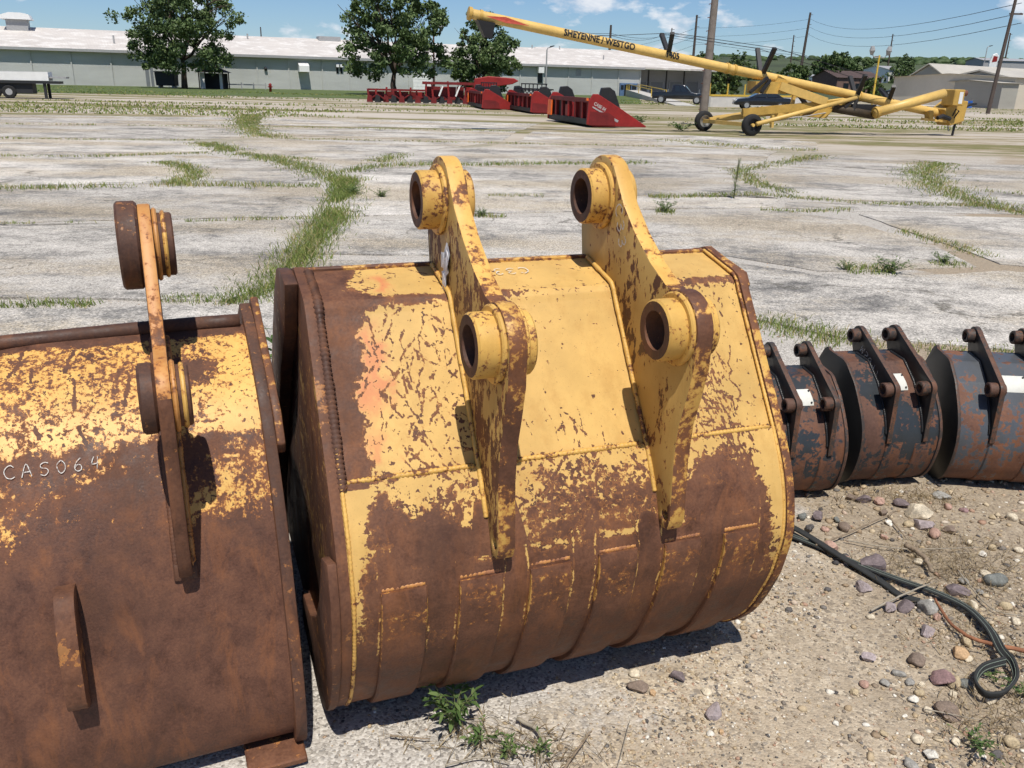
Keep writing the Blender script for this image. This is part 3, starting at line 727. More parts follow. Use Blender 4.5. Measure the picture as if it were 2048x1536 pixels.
# ------------------------------------------------------------------ the yellow bucket in the middle
def yellow_bucket():
    A = rad(20.78); U0, Y0 = .265, 2.15; W = 1.235
    root = thing('excavator_bucket', (0, 0, 0), 'big yellow excavator bucket with peeling paint and two tall ears, chalked C33', 'bucket', A, 'excavator buckets lined up in a row')
    put(root, A, U0, Y0)
    raw = [(.135, 1.215), (-.045, 1.172), (-.06, 1.158), (-.07, 1.14), (-.305, .793)]
    raw += [tuple(p) for p in catmull([(-.305, .793), (-.372, .67), (-.408, .53), (-.395, .42), (-.365, .32), (-.285, .17), (-.16, .055), (0, .012), (.15, .012), (.5, .03), (1.05, .05)], 10)][1:]
    prof = Profile(resample(raw, .012)); tf = .19; tsm = prof.find_z(.793, .3); tmax = prof.len
    # wear map -------------------------------------------------
    lines = []; R = random.Random(5)
    def sc(n, xa, xb, ta, tb, ln, ang, st=.95, wd=.0022):
        for _ in range(n):
            x = R.uniform(xa, xb); t_ = R.uniform(ta, tb); a = rad(R.gauss(*ang)); l = R.uniform(*ln)
            lines.append((x, t_, x + math.sin(a) * l, t_ + math.cos(a) * l, st, wd * R.uniform(.6, 1.5)))
    sc(16, .13, .34, .22, .5, (.05, .22), (0, 14)); sc(8, .13, .36, .2, .5, (.12, .35), (42, 14)); sc(60, .13, .36, .22, .62, (.008, .04), (30, 60), wd=.0032)
    sc(5, .2, .36, .2, .5, (.1, .3), (-28, 10)); sc(14, .15, .35, .5, .63, (.03, .1), (60, 30), wd=.003)
    sc(26, .42, .8, .21, .62, (.004, .014), (10, 60), wd=.002); sc(5, .55, .8, .5, .6, (.04, .1), (3, 8), wd=.0016)
    lines += [(.60, .52, .66, .60, 1, .003), (.62, .55, .58, .58, 1, .003), (.63, .56, .63, .63, 1, .004), (.43, .33, .46, .31, 1, .002), (.46, .36, .45, .44, 1, .002), (.6, .3, .57, .27, .9, .001)]
    sc(26, .92, 1.1, .2, .42, (.12, .42), (14, 9), wd=.0026); sc(14, .9, 1.18, .3, .6, (.05, .2), (-34, 20), wd=.0022); sc(12, .9, 1.16, .5, .62, (.04, .14), (62, 20), wd=.002)
    sc(30, .92, 1.18, .22, .62, (.005, .02), (10, 50), wd=.0022)
    sc(14, .1, .9, .02, .16, (.02, .12), (70, 25), wd=.0018); sc(20, .08, 1.15, .03, .17, (.005, .02), (40, 40), wd=.002)
    sc(22, .35, .95, .64, .78, (.03, .12), (20, 40), wd=.0022)
    SM = scratch_map(W, tmax, lines)
    def wearfn(X, T):
        n = fbm(X * 11, T * 11, 7, 1, .66); n2 = fbm(X * 26, T * 22, 4, 2); n3 = fbm(X * 4 + 3, T * 4, 4, 6)
        wv = np.full_like(X, -.28)
        up = (T > tf - .02) & (T < tsm)
        wv += up * smooth(.33, .2, X) * .17 + up * smooth(.88, .96, X) * .15                 # spotty outer panels
        wv += smooth(.115 + (n - .5) * .16 + smooth(.28, .16, T) * .06, .075 + (n - .5) * .16, X) * 1.3 * (T < tsm + .02)   # bare left strip
        wv += np.exp(-((T - tf) / .022) ** 2) * (smooth(.42, .3, X) * .8 + smooth(.3, .5, X) * smooth(.62, .5, X) * .6 + .28 + smooth(.85, 1.0, X) * .5) * (.5 + n2)     # fold
        wv += smooth(.016, .004, T) * .9                                                      # lip
        wv += smooth(.10, .02, T) * smooth(.16, .06, X) * .8
        wv += np.exp(-((T - tsm) / .012) ** 2) * .75 * (.3 + n2 * 1.2)                         # seam
        # the lower plate
        lo = smooth(tsm, tsm + .02, T)
        depth = T - tsm
        big = np.zeros_like(X)
        for (cx, ct, rx, rt, a) in ((.18, .20, .15, .13, 1.15), (1.03, .20, .13, .13, 1.15), (.62, .17, .22, .12, .62), (.44, .22, .12, .12, .5), (.84, .22, .16, .11, .6), (.3, .06, .1, .03, .5)):
            big = np.maximum(big, a * smooth(1.6, .55, np.sqrt(((X - cx) / rx) ** 2 + ((depth - ct) / rt) ** 2) + (n - .5) * 1.6))
        wv += lo * (big + .17)
        wv += lo * smooth(.15, .34, depth + (n - .5) * .16) * .95
        edge = smooth(.085, .0, X + (n - .5) * .08) + smooth(W - .085, W - .01, X + (n - .5) * .08)
        wv -= lo * edge * smooth(.60, .2, depth) * .82
        for i_ in range(6):
            xs_ = .071 + .1915 * i_ + (.004 if i_ in (1, 4) else 0)
            for xe in (xs_ - .006, xs_ + .119): wv -= np.exp(-((X - xe + (n2 - .5) * .012) / .0038) ** 2) * smooth(.16, .24, depth) * smooth(.62, .34, depth) * (.25 + n * .9)
            wv -= np.exp(-((depth - .222 + (n2 - .5) * .03) / .012) ** 2) * smooth(-.01, .02, X - xs_) * smooth(.12, .1, X - xs_) * .55
        wv += smooth(.62, .8, T - tsm + .2) * .4
        wv += smooth(.5, .8, T - tsm) * 1.2
        wv += sample(SM, W, tmax, X, T) * .58 * (T < tsm + .16)
        # faded primer shows along the bare strip
        e_ = X - (.105 + (n - .5) * .16 + smooth(.28, .16, T) * .06)
        pr = np.exp(-((e_ - .012) / .020) ** 2) * (smooth(.22, .3, T) * smooth(.54, .44, T) * smooth(.3, .55, n3 + .18) + smooth(.5, .57, T) * smooth(.62, .6, T) * .8 + smooth(.04, .07, T) * smooth(.17, .13, T))
        return wv, np.clip(pr, 0, 1)
    def dent(X, T):
        o = (fbm(X * 3, T * 3, 3, 31) - .5) * .004 * smooth(.0, .1, T)
        return o + smooth(tsm - .003, tsm + .003, T) * .009
    sh = shell(prof, 0, W, tmax, 640, 900, wearfn, [M_big], root, dent=dent)
    # weld along the seam between the two plates
    y, z = prof.at(tsm); ny, nz = prof.nrm(tsm)
    for a, b in ((.02, .335), (.40, .80), (.865, W - .02)):
        weld([(a, y + ny * .006, z + nz * .006), (b, y + ny * .006, z + nz * .006)], .0055, M_boss, sh, ripple=.5)
    # side plates: outline a little outside the skin
    tt = np.linspace(0, prof.find_z(.02, 1.0) if False else 1.62, 60); yy, zz_ = prof.at(tt); ny, nz = prof.nrm(tt, .03)
    def outline(off, back):
        pts = [(float(a + c * off), float(b + d * off)) for a, b, c, d in zip(yy, zz_, ny, nz)]
        return pts + back
    back = [(.55, .03), (1.02, .03), (1.16, .10), (1.15, .25), (.62, .80), (.36, 1.10), (.28, 1.185), (.19, 1.212)]
    bm = plate_holes(outline(.012, back), [], -.026, 0, .004); left = bm_obj(bm, 'side_plate', [M_side, M_rust], root, 1)
    bm = plate_holes(outline(.016, back), [], W, W + .026, .005); right = bm_obj(bm, 'side_plate', [M_side, M_edge], root, 1)
    # thick bar along the mouth of the near side plate, and the heel shroud
    cut = [(.03, 1.205), (.14, 1.218), (.24, 1.205), (.36, 1.11), (.66, .80), (1.17, .25), (1.15, .09), (1.0, .04), (.9, .18), (.55, .62), (.30, .90), (.12, 1.05)]
    bm = plate_holes(cut, [], -.062, -.026, .006); bm_obj(bm, 'side_cutter', [M_side, M_rust_d], left, 1)
    heel = [(p[0], p[1]) for p in outline(.018, [])][30:] + [(.30, .03), (.26, .16), (.06, .20), (-.10, .30), (-.20, .42), (-.30, .60)]
    bm = plate_holes(heel, [], -.050, -.026, .006); bm_obj(bm, 'heel_shroud', [M_rust, M_rust], left, 1)
    cutr = [(.06, 1.198), (.14, 1.214), (.24, 1.205), (.36, 1.11), (.66, .80), (.55, .70), (.25, .98), (-.02, 1.10), (-.055, 1.145), (-.03, 1.18)]
    bm = plate_holes(cutr, [], W + .026, W + .055, .006); bm_obj(bm, 'side_cutter', [M_side, M_edge], right, 1)
    # heavy rippled weld where the skin meets the near side plate
    ta = np.linspace(.03, tsm + .02, 40); ya, za = prof.at(ta); na, nb = prof.nrm(ta)
    weld([(.008, float(a + c * .006), float(b + d * .006)) for a, b, c, d in zip(ya, za, na, nb)], .010, M_rust_d, left, ripple=.5, pitch=.012)
    ta = np.linspace(.01, 1.45, 60); ya, za = prof.at(ta); na, nb = prof.nrm(ta, .03)
    weld([(W - .006, float(a + c * .008), float(b + d * .008)) for a, b, c, d in zip(ya, za, na, nb)], .0042, M_edge2, right, ripple=.25)
    weld([(.006, float(a + c * .01), float(b + d * .01)) for a, b, c, d in zip(*[q[22:] for q in (ya, za, na, nb)])], .0045, M_edge2, left, ripple=.3)
    # lip bar at the top edge
    MB().box((.0, .128, 1.185), (W, .150, 1.222)).build('lip', M_edge, root, bevel=.003)
    # cutting edge under the mouth
    MB().prism([(.62, .004), (1.22, .03), (1.22, .05), (.62, .03)], .01, W - .01).build('cutting_edge', M_rust, root, bevel=.003)
    # ears
    def earpoly():
        up = [(.16, 1.20), (.175, 1.30)]
        c, r = (.055, 1.405), .112
        up += [(c[0] + r * math.cos(a), c[1] + r * math.sin(a)) for a in np.linspace(rad(15), rad(128), 12)]
        up += [(-.085, 1.40), (-.16, 1.335), (-.25, 1.275), (-.335, 1.235)]
        c2, r2 = (-.405, 1.140), .096
        up += [(c2[0] + r2 * math.cos(a), c2[1] + r2 * math.sin(a)) for a in np.linspace(rad(68), rad(196), 12)]
        up += [(-.497, 1.06), (-.478, .98), (-.455, .90), (-.447, .80), (-.452, .72), (-.456, .635), (-.444, .60), (-.41, .598), (-.392, .63), (-.36, .70)]
        up += [(-.29, .795), (-.06, 1.13), (-.03, 1.155), (.14, 1.195)]
        return up
    ep = earpoly(); B1 = (.055, 1.405); B2 = (-.405, 1.140); TH = .046
    for k, x in enumerate((.352, .826)):
        bm = plate_holes(ep, [(B1[0], B1[1], .052), (B2[0], B2[1], .052), (-.428, .637, .014)], x, x + TH, .005)
        for f in bm.faces:
            c = f.calc_center_median()
            f.material_index = 0 if abs(f.normal.x) > .6 else (1 if c.z < 1.24 else 2)
        me = bpy.data.meshes.new('ear'); bm.to_mesh(me); bm.free()
        ear = link_mesh('ear', me, root, [M_ear_shaded, M_edge, M_edge2], True); me.set_sharp_from_angle(angle=rad(35))
        for (cy, cz) in (B1, B2):
            prot = .062
            bs = MB(); bs.ring((x - .012, cy, cz), (x + .002, cy, cz), .092, .058, 40, .004)
            bs.build('boss_collar', M_boss, ear, smooth=True, auto=40)
            bs = MB(); bs.ring((x - prot, cy, cz), (x + TH + .032, cy, cz), .0765, .049, 48, .005)
            o = bs.build('boss', [M_boss, M_rust_d], ear, smooth=True, auto=40)
            for p in o.data.polygons:
                if abs(p.normal.x) > .8 or Vector((0, p.center.y - cy, p.center.z - cz)).length < .06: p.material_index = 1
            MB().ring((x + TH - .002, cy, cz), (x + TH + .010, cy, cz), .088, .058, 40, .004).build('boss_collar', M_boss, ear, smooth=True, auto=40)
        # fillet welds at the foot of the ear
        ta = np.linspace(.02, tsm + .13, 46); ya, za = prof.at(ta); na, nb = prof.nrm(ta)
        for xx in (x - .004, x + TH + .004):
            weld([(xx, float(a + c * .009), float(b + d * .009)) for a, b, c, d in zip(ya, za, na, nb)], .0062, M_boss, ear, ripple=.12, pitch=.01)
        # pad plate under the lower end of the ear
        xc = x + TH / 2
        patch(prof, lambda q: (xc - .045 - .05 * q, xc + .045 + .05 * q), tsm + .035, tsm + .265, .009, [M_big], root, 'pad_plate',
              wear=lambda co: .28 + .9 * max(0, min(1, (.74 - co.z) / .12)) + .5 * (mnoise.noise(co * 9)))
    # six wear straps round the heel
    t0 = prof.find_z(.545, tsm); t1 = prof.find_z(.03, tsm + .4) - .02
    for i in range(6):
        xa = .071 + .1915 * i
        if i in (1, 4): xa += .004
        patch(prof, lambda q: (xa, xa + .113), t0 + (.003 * (i % 3)), t1 + .02 * (i % 2), .022, [M_strip], root, 'wear_strap', nt_=40,
              wear=lambda co: (.75 if not (.40 < co.z < .53) else .42) + (-.45 if min(abs(co.x - xa), abs(co.x - xa - .113)) < .002 and co.z > .3 else 0))
        # weld fillets along the strap where yellow paint survives
        ta = np.linspace(t0, t1 - .05, 30); ya, za = prof.at(ta); na, nb = prof.nrm(ta, .03)
        weld([(xa + .003, float(ya[0] + na[0] * .003), float(za[0] + nb[0] * .003 + .004)), (xa + .11, float(ya[0] + na[0] * .003), float(za[0] + nb[0] * .003 + .004))], .0065, M_strip3, sh, ripple=.3)
    # chalk marks
    def on_top(a, b, l):   # written upside down on the top plate
        t_ = .055 + b; y, z = prof.at(t_); ny, nz = prof.nrm(t_); return (.615 - a, float(y + ny * (l + .001)), float(z + nz * (l + .001)))
    chalk('C33', on_top, .035, .0035, MATS['chalk'], root)
    xr = .826
    def on_ear(a, b, l):   # runs down the ear
        o = Vector((-.046, 1.390)) + Vector((-.36, -1)).normalized() * a + Vector((-1, .36)).normalized() * b
        return (xr - .0015 - l, o.x, o.y)
    chalk('C33', on_ear, .040, .0048, MATS['chalk'], root)
    # torn sticker on the near ear
    b = MB(); r = random.Random(2)
    for k in range(9):
        cy = -.03 + r.uniform(-.022, .022); cz = 1.235 + r.uniform(-.045, .045); n = 6; l = .0015 + .0009 * k
        rr = r.uniform(.014, .026); ph = r.uniform(0, 6)
        b.add([(.352 - l - (.003 if j % 2 else 0), cy + rr * math.cos(ph + j * 2 * math.pi / n) * r.uniform(.6, 1.1) + (cz - 1.235) * -.2, cz + rr * 1.35 * math.sin(ph + j * 2 * math.pi / n) * r.uniform(.6, 1.1)) for j in range(n)], [tuple(range(n))])
    b.build('torn_sticker', [plain('sticker_paper', (.62, .62, .64), .6, .5, 40)], root, fix=False)
    return root
M_strip2 = peel('strap_weld', (.52, .30, .07), bias=.36, scale=14, use_attr=False, halo=(.4, .16, .04), halo_w=.2)
M_strip3 = peel('strap_top_weld', (.5, .24, .07), bias=.42, scale=16, use_attr=False, rust=((.09, .038, .022), (.19, .08, .042), (.33, .15, .08)), halo=(.4, .17, .06), halo_w=.25)
yellow = yellow_bucket()

# ------------------------------------------------------------------ the brown bucket on the left
def brown_bucket():
    A = rad(23.0); UR, Y0 = .2, 2.15; W = 1.75
    root = thing('excavator_bucket', (0, 0, 0), 'wide rust-brown bucket at the left edge with chalk writing CAS064', 'bucket', A, 'excavator buckets lined up in a row')
    put(root, A, UR - W, Y0)
    raw = catmull([(.25, 1.05), (.17, 1.015), (.02, .92), (-.09, .79), (-.185, .62), (-.248, .42), (-.285, .26), (-.288, .14), (-.255, .05), (-.15, .012), (.1, .012), (.6, .03), (1.1, .05)], 12)
    prof = Profile(resample(raw, .012)); tmax = prof.len; tb = prof.find_z(.845)
    lines = []; R = random.Random(9)
    for _ in range(40):
        x = R.uniform(.2, W - .1); t_ = R.uniform(.03, tb); a = rad(R.gauss(0, 12)); l = R.uniform(.02, .12); lines.append((x, t_, x + math.sin(a) * l, t_ + math.cos(a) * l, 1, .004))
    lines += [(W - .62, .02, W - .60, .26, 1.1, .014), (W - .74, .02, W - .74, .2, 1, .006)]
    SM = scratch_map(W, tmax, lines)
    def wearfn(X, T):
        n = fbm(X * 10, T * 10, 7, 51, .66); n2 = fbm(X * 30, T * 24, 4, 52); n3 = fbm(X * 3, T * 3, 4, 53)
        wv = np.full_like(X, .43)
        wv += smooth(.055 + (n - .5) * .05, .025 + (n - .5) * .05, T) * 1.1
        wv += np.exp(-((T - .17) / .04) ** 2) * smooth(W - .24, W - .17, X) * .35 * smooth(W - .04, W - .12, X)
        wv += smooth(tb - .025, tb + .012, T + (n2 - .5) * .02) * .55
        spots = (smooth(.5, .64, n3 + .12 * np.exp(-((X - (W - .52)) / .25) ** 2) + .16 * np.exp(-((X - (W - .12)) / .12) ** 2)) * np.exp(-((T - tb - .17) / .13) ** 2))
        wv -= spots * .50
        wv -= smooth(W - .15, W - .05, X) * smooth(tb + .26, tb, T) * .30 * (.3 + n)
        wv += smooth(tb + .15, tb + .34, T) * .9
        wv = np.maximum(wv, sample(SM, W, tmax, X, T))
        return wv, np.zeros_like(X)
    def dent(X, T):
        o = (fbm(X * 2.4, T * 2.4, 3, 61) - .5) * .016 * smooth(0, .2, T)
        o += -.018 * np.exp(-((X - W * .62) / .10) ** 2) * np.exp(-(T / .05) ** 2)
        return o
    Mb = peel('brown_bucket_paint', (.66, .40, .11), bias=0, scale=13, stretch=.8, halo=(.42, .15, .035), halo_w=.11, chips=.45, rust=((.045, .018, .0105), (.10, .043, .026), (.16, .072, .041)))
    sh = shell(prof, 0, W, tmax, 640, 620, wearfn, [Mb], root, dent=dent, thick=.025)
    # rolled lip
    MB().tube([(x, .252 + .004 * math.sin(x * 5), 1.05 + .006 * math.sin(x * 4.1 + 1)) for x in np.linspace(.02, W - .01, 40)], .021, 10).build('lip', M_rust_d, root, smooth=True)
    # end plates with a raised rim
    tt = np.linspace(.0, 1.42, 60); yy, zz_ = prof.at(tt); ny, nz = prof.nrm(tt, .03)
    def outline(off): return [(float(a + c * off), float(b + d * off)) for a, b, c, d in zip(yy, zz_, ny, nz)]
    back = [(.6, .03), (1.1, .06), (1.1, .2), (.6, .75), (.42, 1.03), (.32, 1.09)]
    for x in (0, W):
        bm = plate_holes(outline(.022) + back, [], x - .002, x + .028, .006); pl = bm_obj(bm, 'side_plate', [M_rust, M_rust_d], root, 1)
    # upright post at the top corner
    bm = plate_holes([(.345, 1.095), (.31, 1.11), (.20, 1.045), (.06, .965), (-.05, .89), (-.095, .82), (-.08, .79), (.0, .76), (.3, .85)], [], W + .028, W + .05, .005); bm_obj(bm, 'corner_gusset', [M_rust, M_edge], pl, 1)
    # ear, seen edge on
    x = W - .2 - .036; 
    def eo(p): return p
    TB = .031
    c1, r1 = (.14, 1.30), .100; c2, r2 = (-.21, 1.02), .088
    ep = [(.27, 1.04), (.245, 1.25)] + [(c1[0] + r1 * math.cos(a), c1[1] + r1 * math.sin(a)) for a in np.linspace(rad(10), rad(130), 12)]
    ep += [(-.02, 1.235), (-.12, 1.115)] + [(c2[0] + r2 * math.cos(a), c2[1] + r2 * math.sin(a)) for a in np.linspace(rad(75), rad(190), 10)]
    ep += [(-.296, .92), (-.29, .80), (-.282, .71), (-.272, .63), (-.25, .575), (-.215, .59)] + [(-.18, .64), (-.10, .765), (.01, .90), (.16, 1.0)]
    bm = plate_holes(ep, [(c1[0], c1[1], .055), (c2[0], c2[1], .055)], x, x + TB, .005)
    M_e1 = peel('orange_edge', (.52, .25, .075), bias=.26, scale=9, use_attr=False, halo=(.42, .16, .04), halo_w=.2)
    for f in bm.faces:
        c = f.calc_center_median(); f.material_index = 2 if (abs(f.normal.x) < .6 and c.z > 1.05) else 0
    me = bpy.data.meshes.new('ear'); bm.to_mesh(me); bm.free(); ear = link_mesh('ear', me, root, [M_rust, M_rust, M_e1], True); me.set_sharp_from_angle(angle=rad(35))
    for (cy, cz), pa, rl, pb, rr_ in ((c1, .05, .108, .046, .078), (c2, .036, .080, .04, .070)):
        MB().ring((x - pa, cy, cz), (x, cy, cz), rl, .052, 44, .006).build('boss', M_rust_d, ear, smooth=True, auto=40)
        MB().ring((x + TB, cy, cz), (x + TB + pb, cy, cz), rr_, .052, 44, .004).build('boss', M_rust_d, ear, smooth=True, auto=40)
        MB().ring((x + TB, cy, cz), (x + TB + .012, cy, cz), rr_ + .012, .06, 40, .004).build('boss_collar', M_e1, ear, smooth=True, auto=40)
        MB().ring((x + TB + .02, cy, cz), (x + TB + .03, cy, cz), rr_ + .005, rr_ - .01, 40, .003).build('snap_ring', M_edge2, ear, smooth=True, auto=40)
    ta = np.linspace(.04, prof.find_z(.57) + .01, 44); ya, za = prof.at(ta); na, nb = prof.nrm(ta)
    for xx in (x - .003, x + TB + .003): weld([(xx, float(a + c * .004), float(b + d * .004)) for a, b, c, d in zip(ya, za, na, nb)], .007, M_e1 if xx > x else M_rust, ear, ripple=.2, pitch=.01)
    patch(prof, lambda q: (x - .012, x + TB + .014), prof.find_z(.59), prof.find_z(.55), .012, [M_rust_d], root, 'ear_foot', nt_=6)
    # bent lifting lug, low on the back
    xl = W - .50
    ta = prof.find_z(.585); tb2 = prof.find_z(.31)
    def pt(t_, o): y, z = prof.at(t_); ny, nz = prof.nrm(t_, .03); return (float(y + ny * o), float(z + nz * o))
    lug = [pt(ta, -.01), pt(ta + .01, .045), pt(ta + .045, .075), pt((ta + tb2) / 2, .085), pt(tb2 - .03, .07), pt(tb2, .03), pt(tb2 + .01, -.01)]
    inn = [pt((ta + tb2) / 2, .0)]
    bm = plate_holes([tuple(p) for p in catmull(lug, 4)], [], xl, xl + .042, .008); bm_obj(bm, 'lifting_lug', [M_rust, M_rust], root)
    # bolt-on edge segments at the bottom
    MB().box((W - .13, -.325, .008), (W + .02, -.15, .028)).build('bolt_on_edge', M_rust, root, bevel=.004)
    def cm(a, b, l):
        X = W - .582 + a * .95; t_ = prof.find_z(.812) - b + a * .02; y, z = prof.at(t_); ny, nz = prof.nrm(t_); l += .004
        o = dent(np.array([[X]]), np.array([[float(t_)]]))[0, 0]
        return (X, float(y + ny * (l + o - .002)), float(z + nz * (l + o - .002)))
    chalk('CAS064', cm, .031, .0022, MATS['chalk'], root, gap=.42)
    return root
brown = brown_bucket()

# ------------------------------------------------------------------ three narrow black buckets on the right
M_blk = peel('black_bucket_paint', (.030, .036, .042), bias=0, scale=6, halo=(.14, .06, .035), halo_w=.05, rust=((.045, .024, .018), (.10, .05, .035), (.15, .077, .053)), chips=0, paint_rough=.35)
M_blk2 = peel('grey_bucket_paint', (.078, .086, .098), bias=0, scale=6, halo=(.2, .09, .05), halo_w=.05, rust=((.05, .025, .018), (.13, .06, .038), (.19, .09, .055)), chips=0, paint_rough=.3)
M_bear = peel('black_ear_paint', (.018, .018, .019), bias=-.25, scale=9, use_attr=False, halo=(.08, .04, .03), rust=((.03, .018, .014), (.07, .038, .028), (.11, .06, .042)), paint_rough=.4)
M_bedge = peel('black_ear_edge', (.05, .04, .035), bias=.55, scale=12, use_attr=False, rust=((.05, .025, .018), (.10, .052, .036), (.15, .08, .055)), halo=(.1, .05, .03))
M_plate = plain('white_plate', (.60, .60, .55), .5, .15, 14)
def small_bucket(ang, uL, Yf, W, sc, mat, label, wear_amt, chalked=False, tilt=0.0, seed=1):
    root = thing('backhoe_bucket', (0, 0, 0), label, 'bucket', ang, 'narrow black buckets lined up in a row')
    put(root, ang, uL, Yf + .12 * sc)
    raw = [(.25, .555), (.12, .545), (.03, .475)] + [tuple(p) for p in catmull([(.03, .475), (-.05, .365), (-.085, .27), (-.08, .17), (-.045, .075), (.02, .02), (.12, .006), (.3, .015), (.52, .03)], 8)][1:]
    raw = [(a * sc, b * sc) for a, b in raw]
    prof = Profile(resample(raw, .006)); tmax = prof.len
    def wearfn(X, T):
        n = fbm(X * 7 + seed, T * 7, 5, 70 + seed); n2 = fbm(X * 25, T * 9 + seed, 4, 80 + seed)
        wv = wear_amt + (n - .5) * 1.5 + (n2 - .5) * .4
        wv -= np.exp(-((T - .19) / .03) ** 2) * .2
        wv += smooth(.55, .75, T) * .5
        wv -= .45 * np.exp(-((X - .115) / .014) ** 2) * (T < .5) + .45 * np.exp(-((X - W + .07) / .014) ** 2) * (T < .5)
        return wv, np.zeros_like(X)
    sh = shell(prof, 0, W, tmax, 170, 330, wearfn, [mat], root, thick=.014)
    tt = np.linspace(0, .92 * sc, 40); yy, zz_ = prof.at(tt); ny, nz = prof.nrm(tt, .02)
    ol = [(float(a + c * .008), float(b + d * .008)) for a, b, c, d in zip(yy, zz_, ny, nz)] + [(q[0] * sc, q[1] * sc) for q in [(.5, .02), (.56, .05), (.545, .14), (.36, .45), (.29, .56), (.265, .575)]]
    for x in (-.014, W):
        bm = plate_holes(ol, [], x, x + .014, .003); bm_obj(bm, 'side_plate', [M_bear if x < 0 else mat, M_bedge], root, 1)
    MB().prism([(.34 * sc, .0), (.6 * sc, .02), (.6 * sc, .034), (.34 * sc, .014)], .004, W - .004).build('cutting_edge', M_bedge, root)
    c1, r1 = (.235 * sc, .632 * sc), .043 * sc; c2, r2 = (-.055 * sc, .475 * sc), .042 * sc
    ep = [(.25, .55), (.285, .62)]; ep = [(a * sc, b * sc) for a, b in ep]
    ep += [(c1[0] + r1 * math.cos(a), c1[1] + r1 * math.sin(a)) for a in np.linspace(rad(0), rad(125), 9)]
    ep += [(c2[0] + r2 * math.cos(a), c2[1] + r2 * math.sin(a)) for a in np.linspace(rad(118), rad(190), 7)]
    ep += [(a * sc, b * sc) for a, b in [(-.098, .40), (-.098, .33), (-.100, .245), (-.086, .235), (-.07, .27), (-.035, .385), (.035, .475), (.12, .54)]]
    for k, x in enumerate((W * .29, W * .775)):
        bm = plate_holes(ep, [(c1[0], c1[1], .02 * sc), (c2[0], c2[1], .02 * sc)], x, x + .023, .002); ear = bm_obj(bm, 'ear', [M_bear, M_bedge], root, 1)
        for c in (c1, c2): MB().ring((x - .036, c[0], c[1]), (x + .034, c[0], c[1]), .031 * sc, .0195 * sc, 28, .003).build('boss', M_bedge, ear, smooth=True, auto=40)
        ta = np.linspace(.03, .47 * sc, 24); ya, za = prof.at(ta); na, nb = prof.nrm(ta)
        for xx in (x - .002, x + .021): weld([(xx, float(a + c * .002), float(b + d * .002)) for a, b, c, d in zip(ya, za, na, nb)], .0055, M_bear, ear, ripple=.2, pitch=.01)
    # white label plate with four screws between the ears
    xa, xb = W * .29 + .026, W * .775 - .042; t0, t1 = .20 * sc, .282 * sc
    pl = patch(prof, lambda q: (xa + .004 * q, xb + .006 * q), t0, t1, .004, [M_plate], root, 'label_plate', nt_=8)
    for xx in (xa + .014, xb - .008):
        for t_ in (t0 + .012, t1 - .012):
            y, z = prof.at(t_); ny, nz = prof.nrm(t_); y, z, ny, nz = float(y), float(z), float(ny), float(nz)
            MB().cyl((xx, y + ny * .003, z + nz * .003), (xx, y + ny * .0075, z + nz * .0075), .0045, 8).build('screw', M_bear, pl)
    # wear strap edges on the heel
    for x in (W * .30, W * .70): patch(prof, lambda q: (x, x + W * .22), .52 * sc, .88 * sc, .006, [mat], root, 'wear_strap', nt_=14, wear=lambda co: .6 + mnoise.noise(co * 14) * .5)
    if chalked:
        x = W * .29; d1 = (Vector(c2) - Vector(c1)).normalized(); d2 = Vector((-d1.y, d1.x))
        def f(a, b, l): o = Vector(c1) + d1 * (.06 + a) + d2 * (b - .010) + Vector((.0, -.01)); return (x - .001 - l, o.x, o.y)
        chalk('MS047', f, .034, .003, MATS['chalk'], root)
    return root
small_bucket(rad(9.5), 1.605, 3.03, .355, .96, M_blk, 'narrow rust-red bucket with black ears, right behind the big yellow bucket', .62, seed=3)
small_bucket(rad(11), 2.165, 3.035, .365, 1.02, M_blk, 'narrow black-patched bucket with chalk writing on its ear, middle of the three', .52, True, seed=5)
small_bucket(rad(-3), 1.80, 3.55, .44, 1.02, M_blk2, 'narrow bucket with large bare blue-grey patches at the right edge', .40, seed=8)
# ================================================================== BACKGROUND
def ribbed(name, col, sc=3.2, rough=.55, depth=.04, patch_=None, var=.12):
    m, t, b = new_mat(name); tc = N(t, 'ShaderNodeTexCoord'); v = tc.outputs['Object']
    wv = N(t, 'ShaderNodeTexWave', _wave_type='BANDS', _bands_direction='X', Scale=sc); L(t, v, wv.inputs[0])
    n = noise(t, vecscale(t, v, (.25, .25, 1)), .6, 6, .65)
    c = ramp(t, n, [(.3, tuple(q * (1 - var) for q in col)), (.7, tuple(min(1, q * (1 + var)) for q in col))])
    if patch_:
        c = mixc(t, ramp(t, noise(t, vecscale(t, v, (.5, .5, .5)), 1.0, 6, .7), [(.50, 0), (.60, 1)]), c, patch_)
    c = mixc(t, mathn(t, 'MULTIPLY', ramp(t, wv.outputs['Fac'], [(.0, 1), (.16, 0)]), .35), c, tuple(q * .55 for q in col))
    L(t, c, b.inputs['Base Color']); b.inputs['Roughness'].default_value = rough
    bump(t, b, wv.outputs['Fac'], .6, depth); return m
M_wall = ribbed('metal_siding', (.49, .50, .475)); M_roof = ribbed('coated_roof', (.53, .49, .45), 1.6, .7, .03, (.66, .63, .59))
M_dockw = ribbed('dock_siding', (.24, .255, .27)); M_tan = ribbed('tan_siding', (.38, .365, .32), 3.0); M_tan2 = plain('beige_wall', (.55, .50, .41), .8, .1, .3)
M_troof = ribbed('tan_roof', (.46, .43, .37), 2.0, .6)
M_white = plain('white_paint', (.74, .74, .72), .5, .1, 2); M_black = plain('black_paint', (.018, .018, .02), .5, .3, 4)
M_dark = plain('dark_opening', (.02, .021, .023), .6, .2, 1); M_gdoor_shade = plain('grey_door_and_shade', (.16, .175, .19), .6, .15, 1)
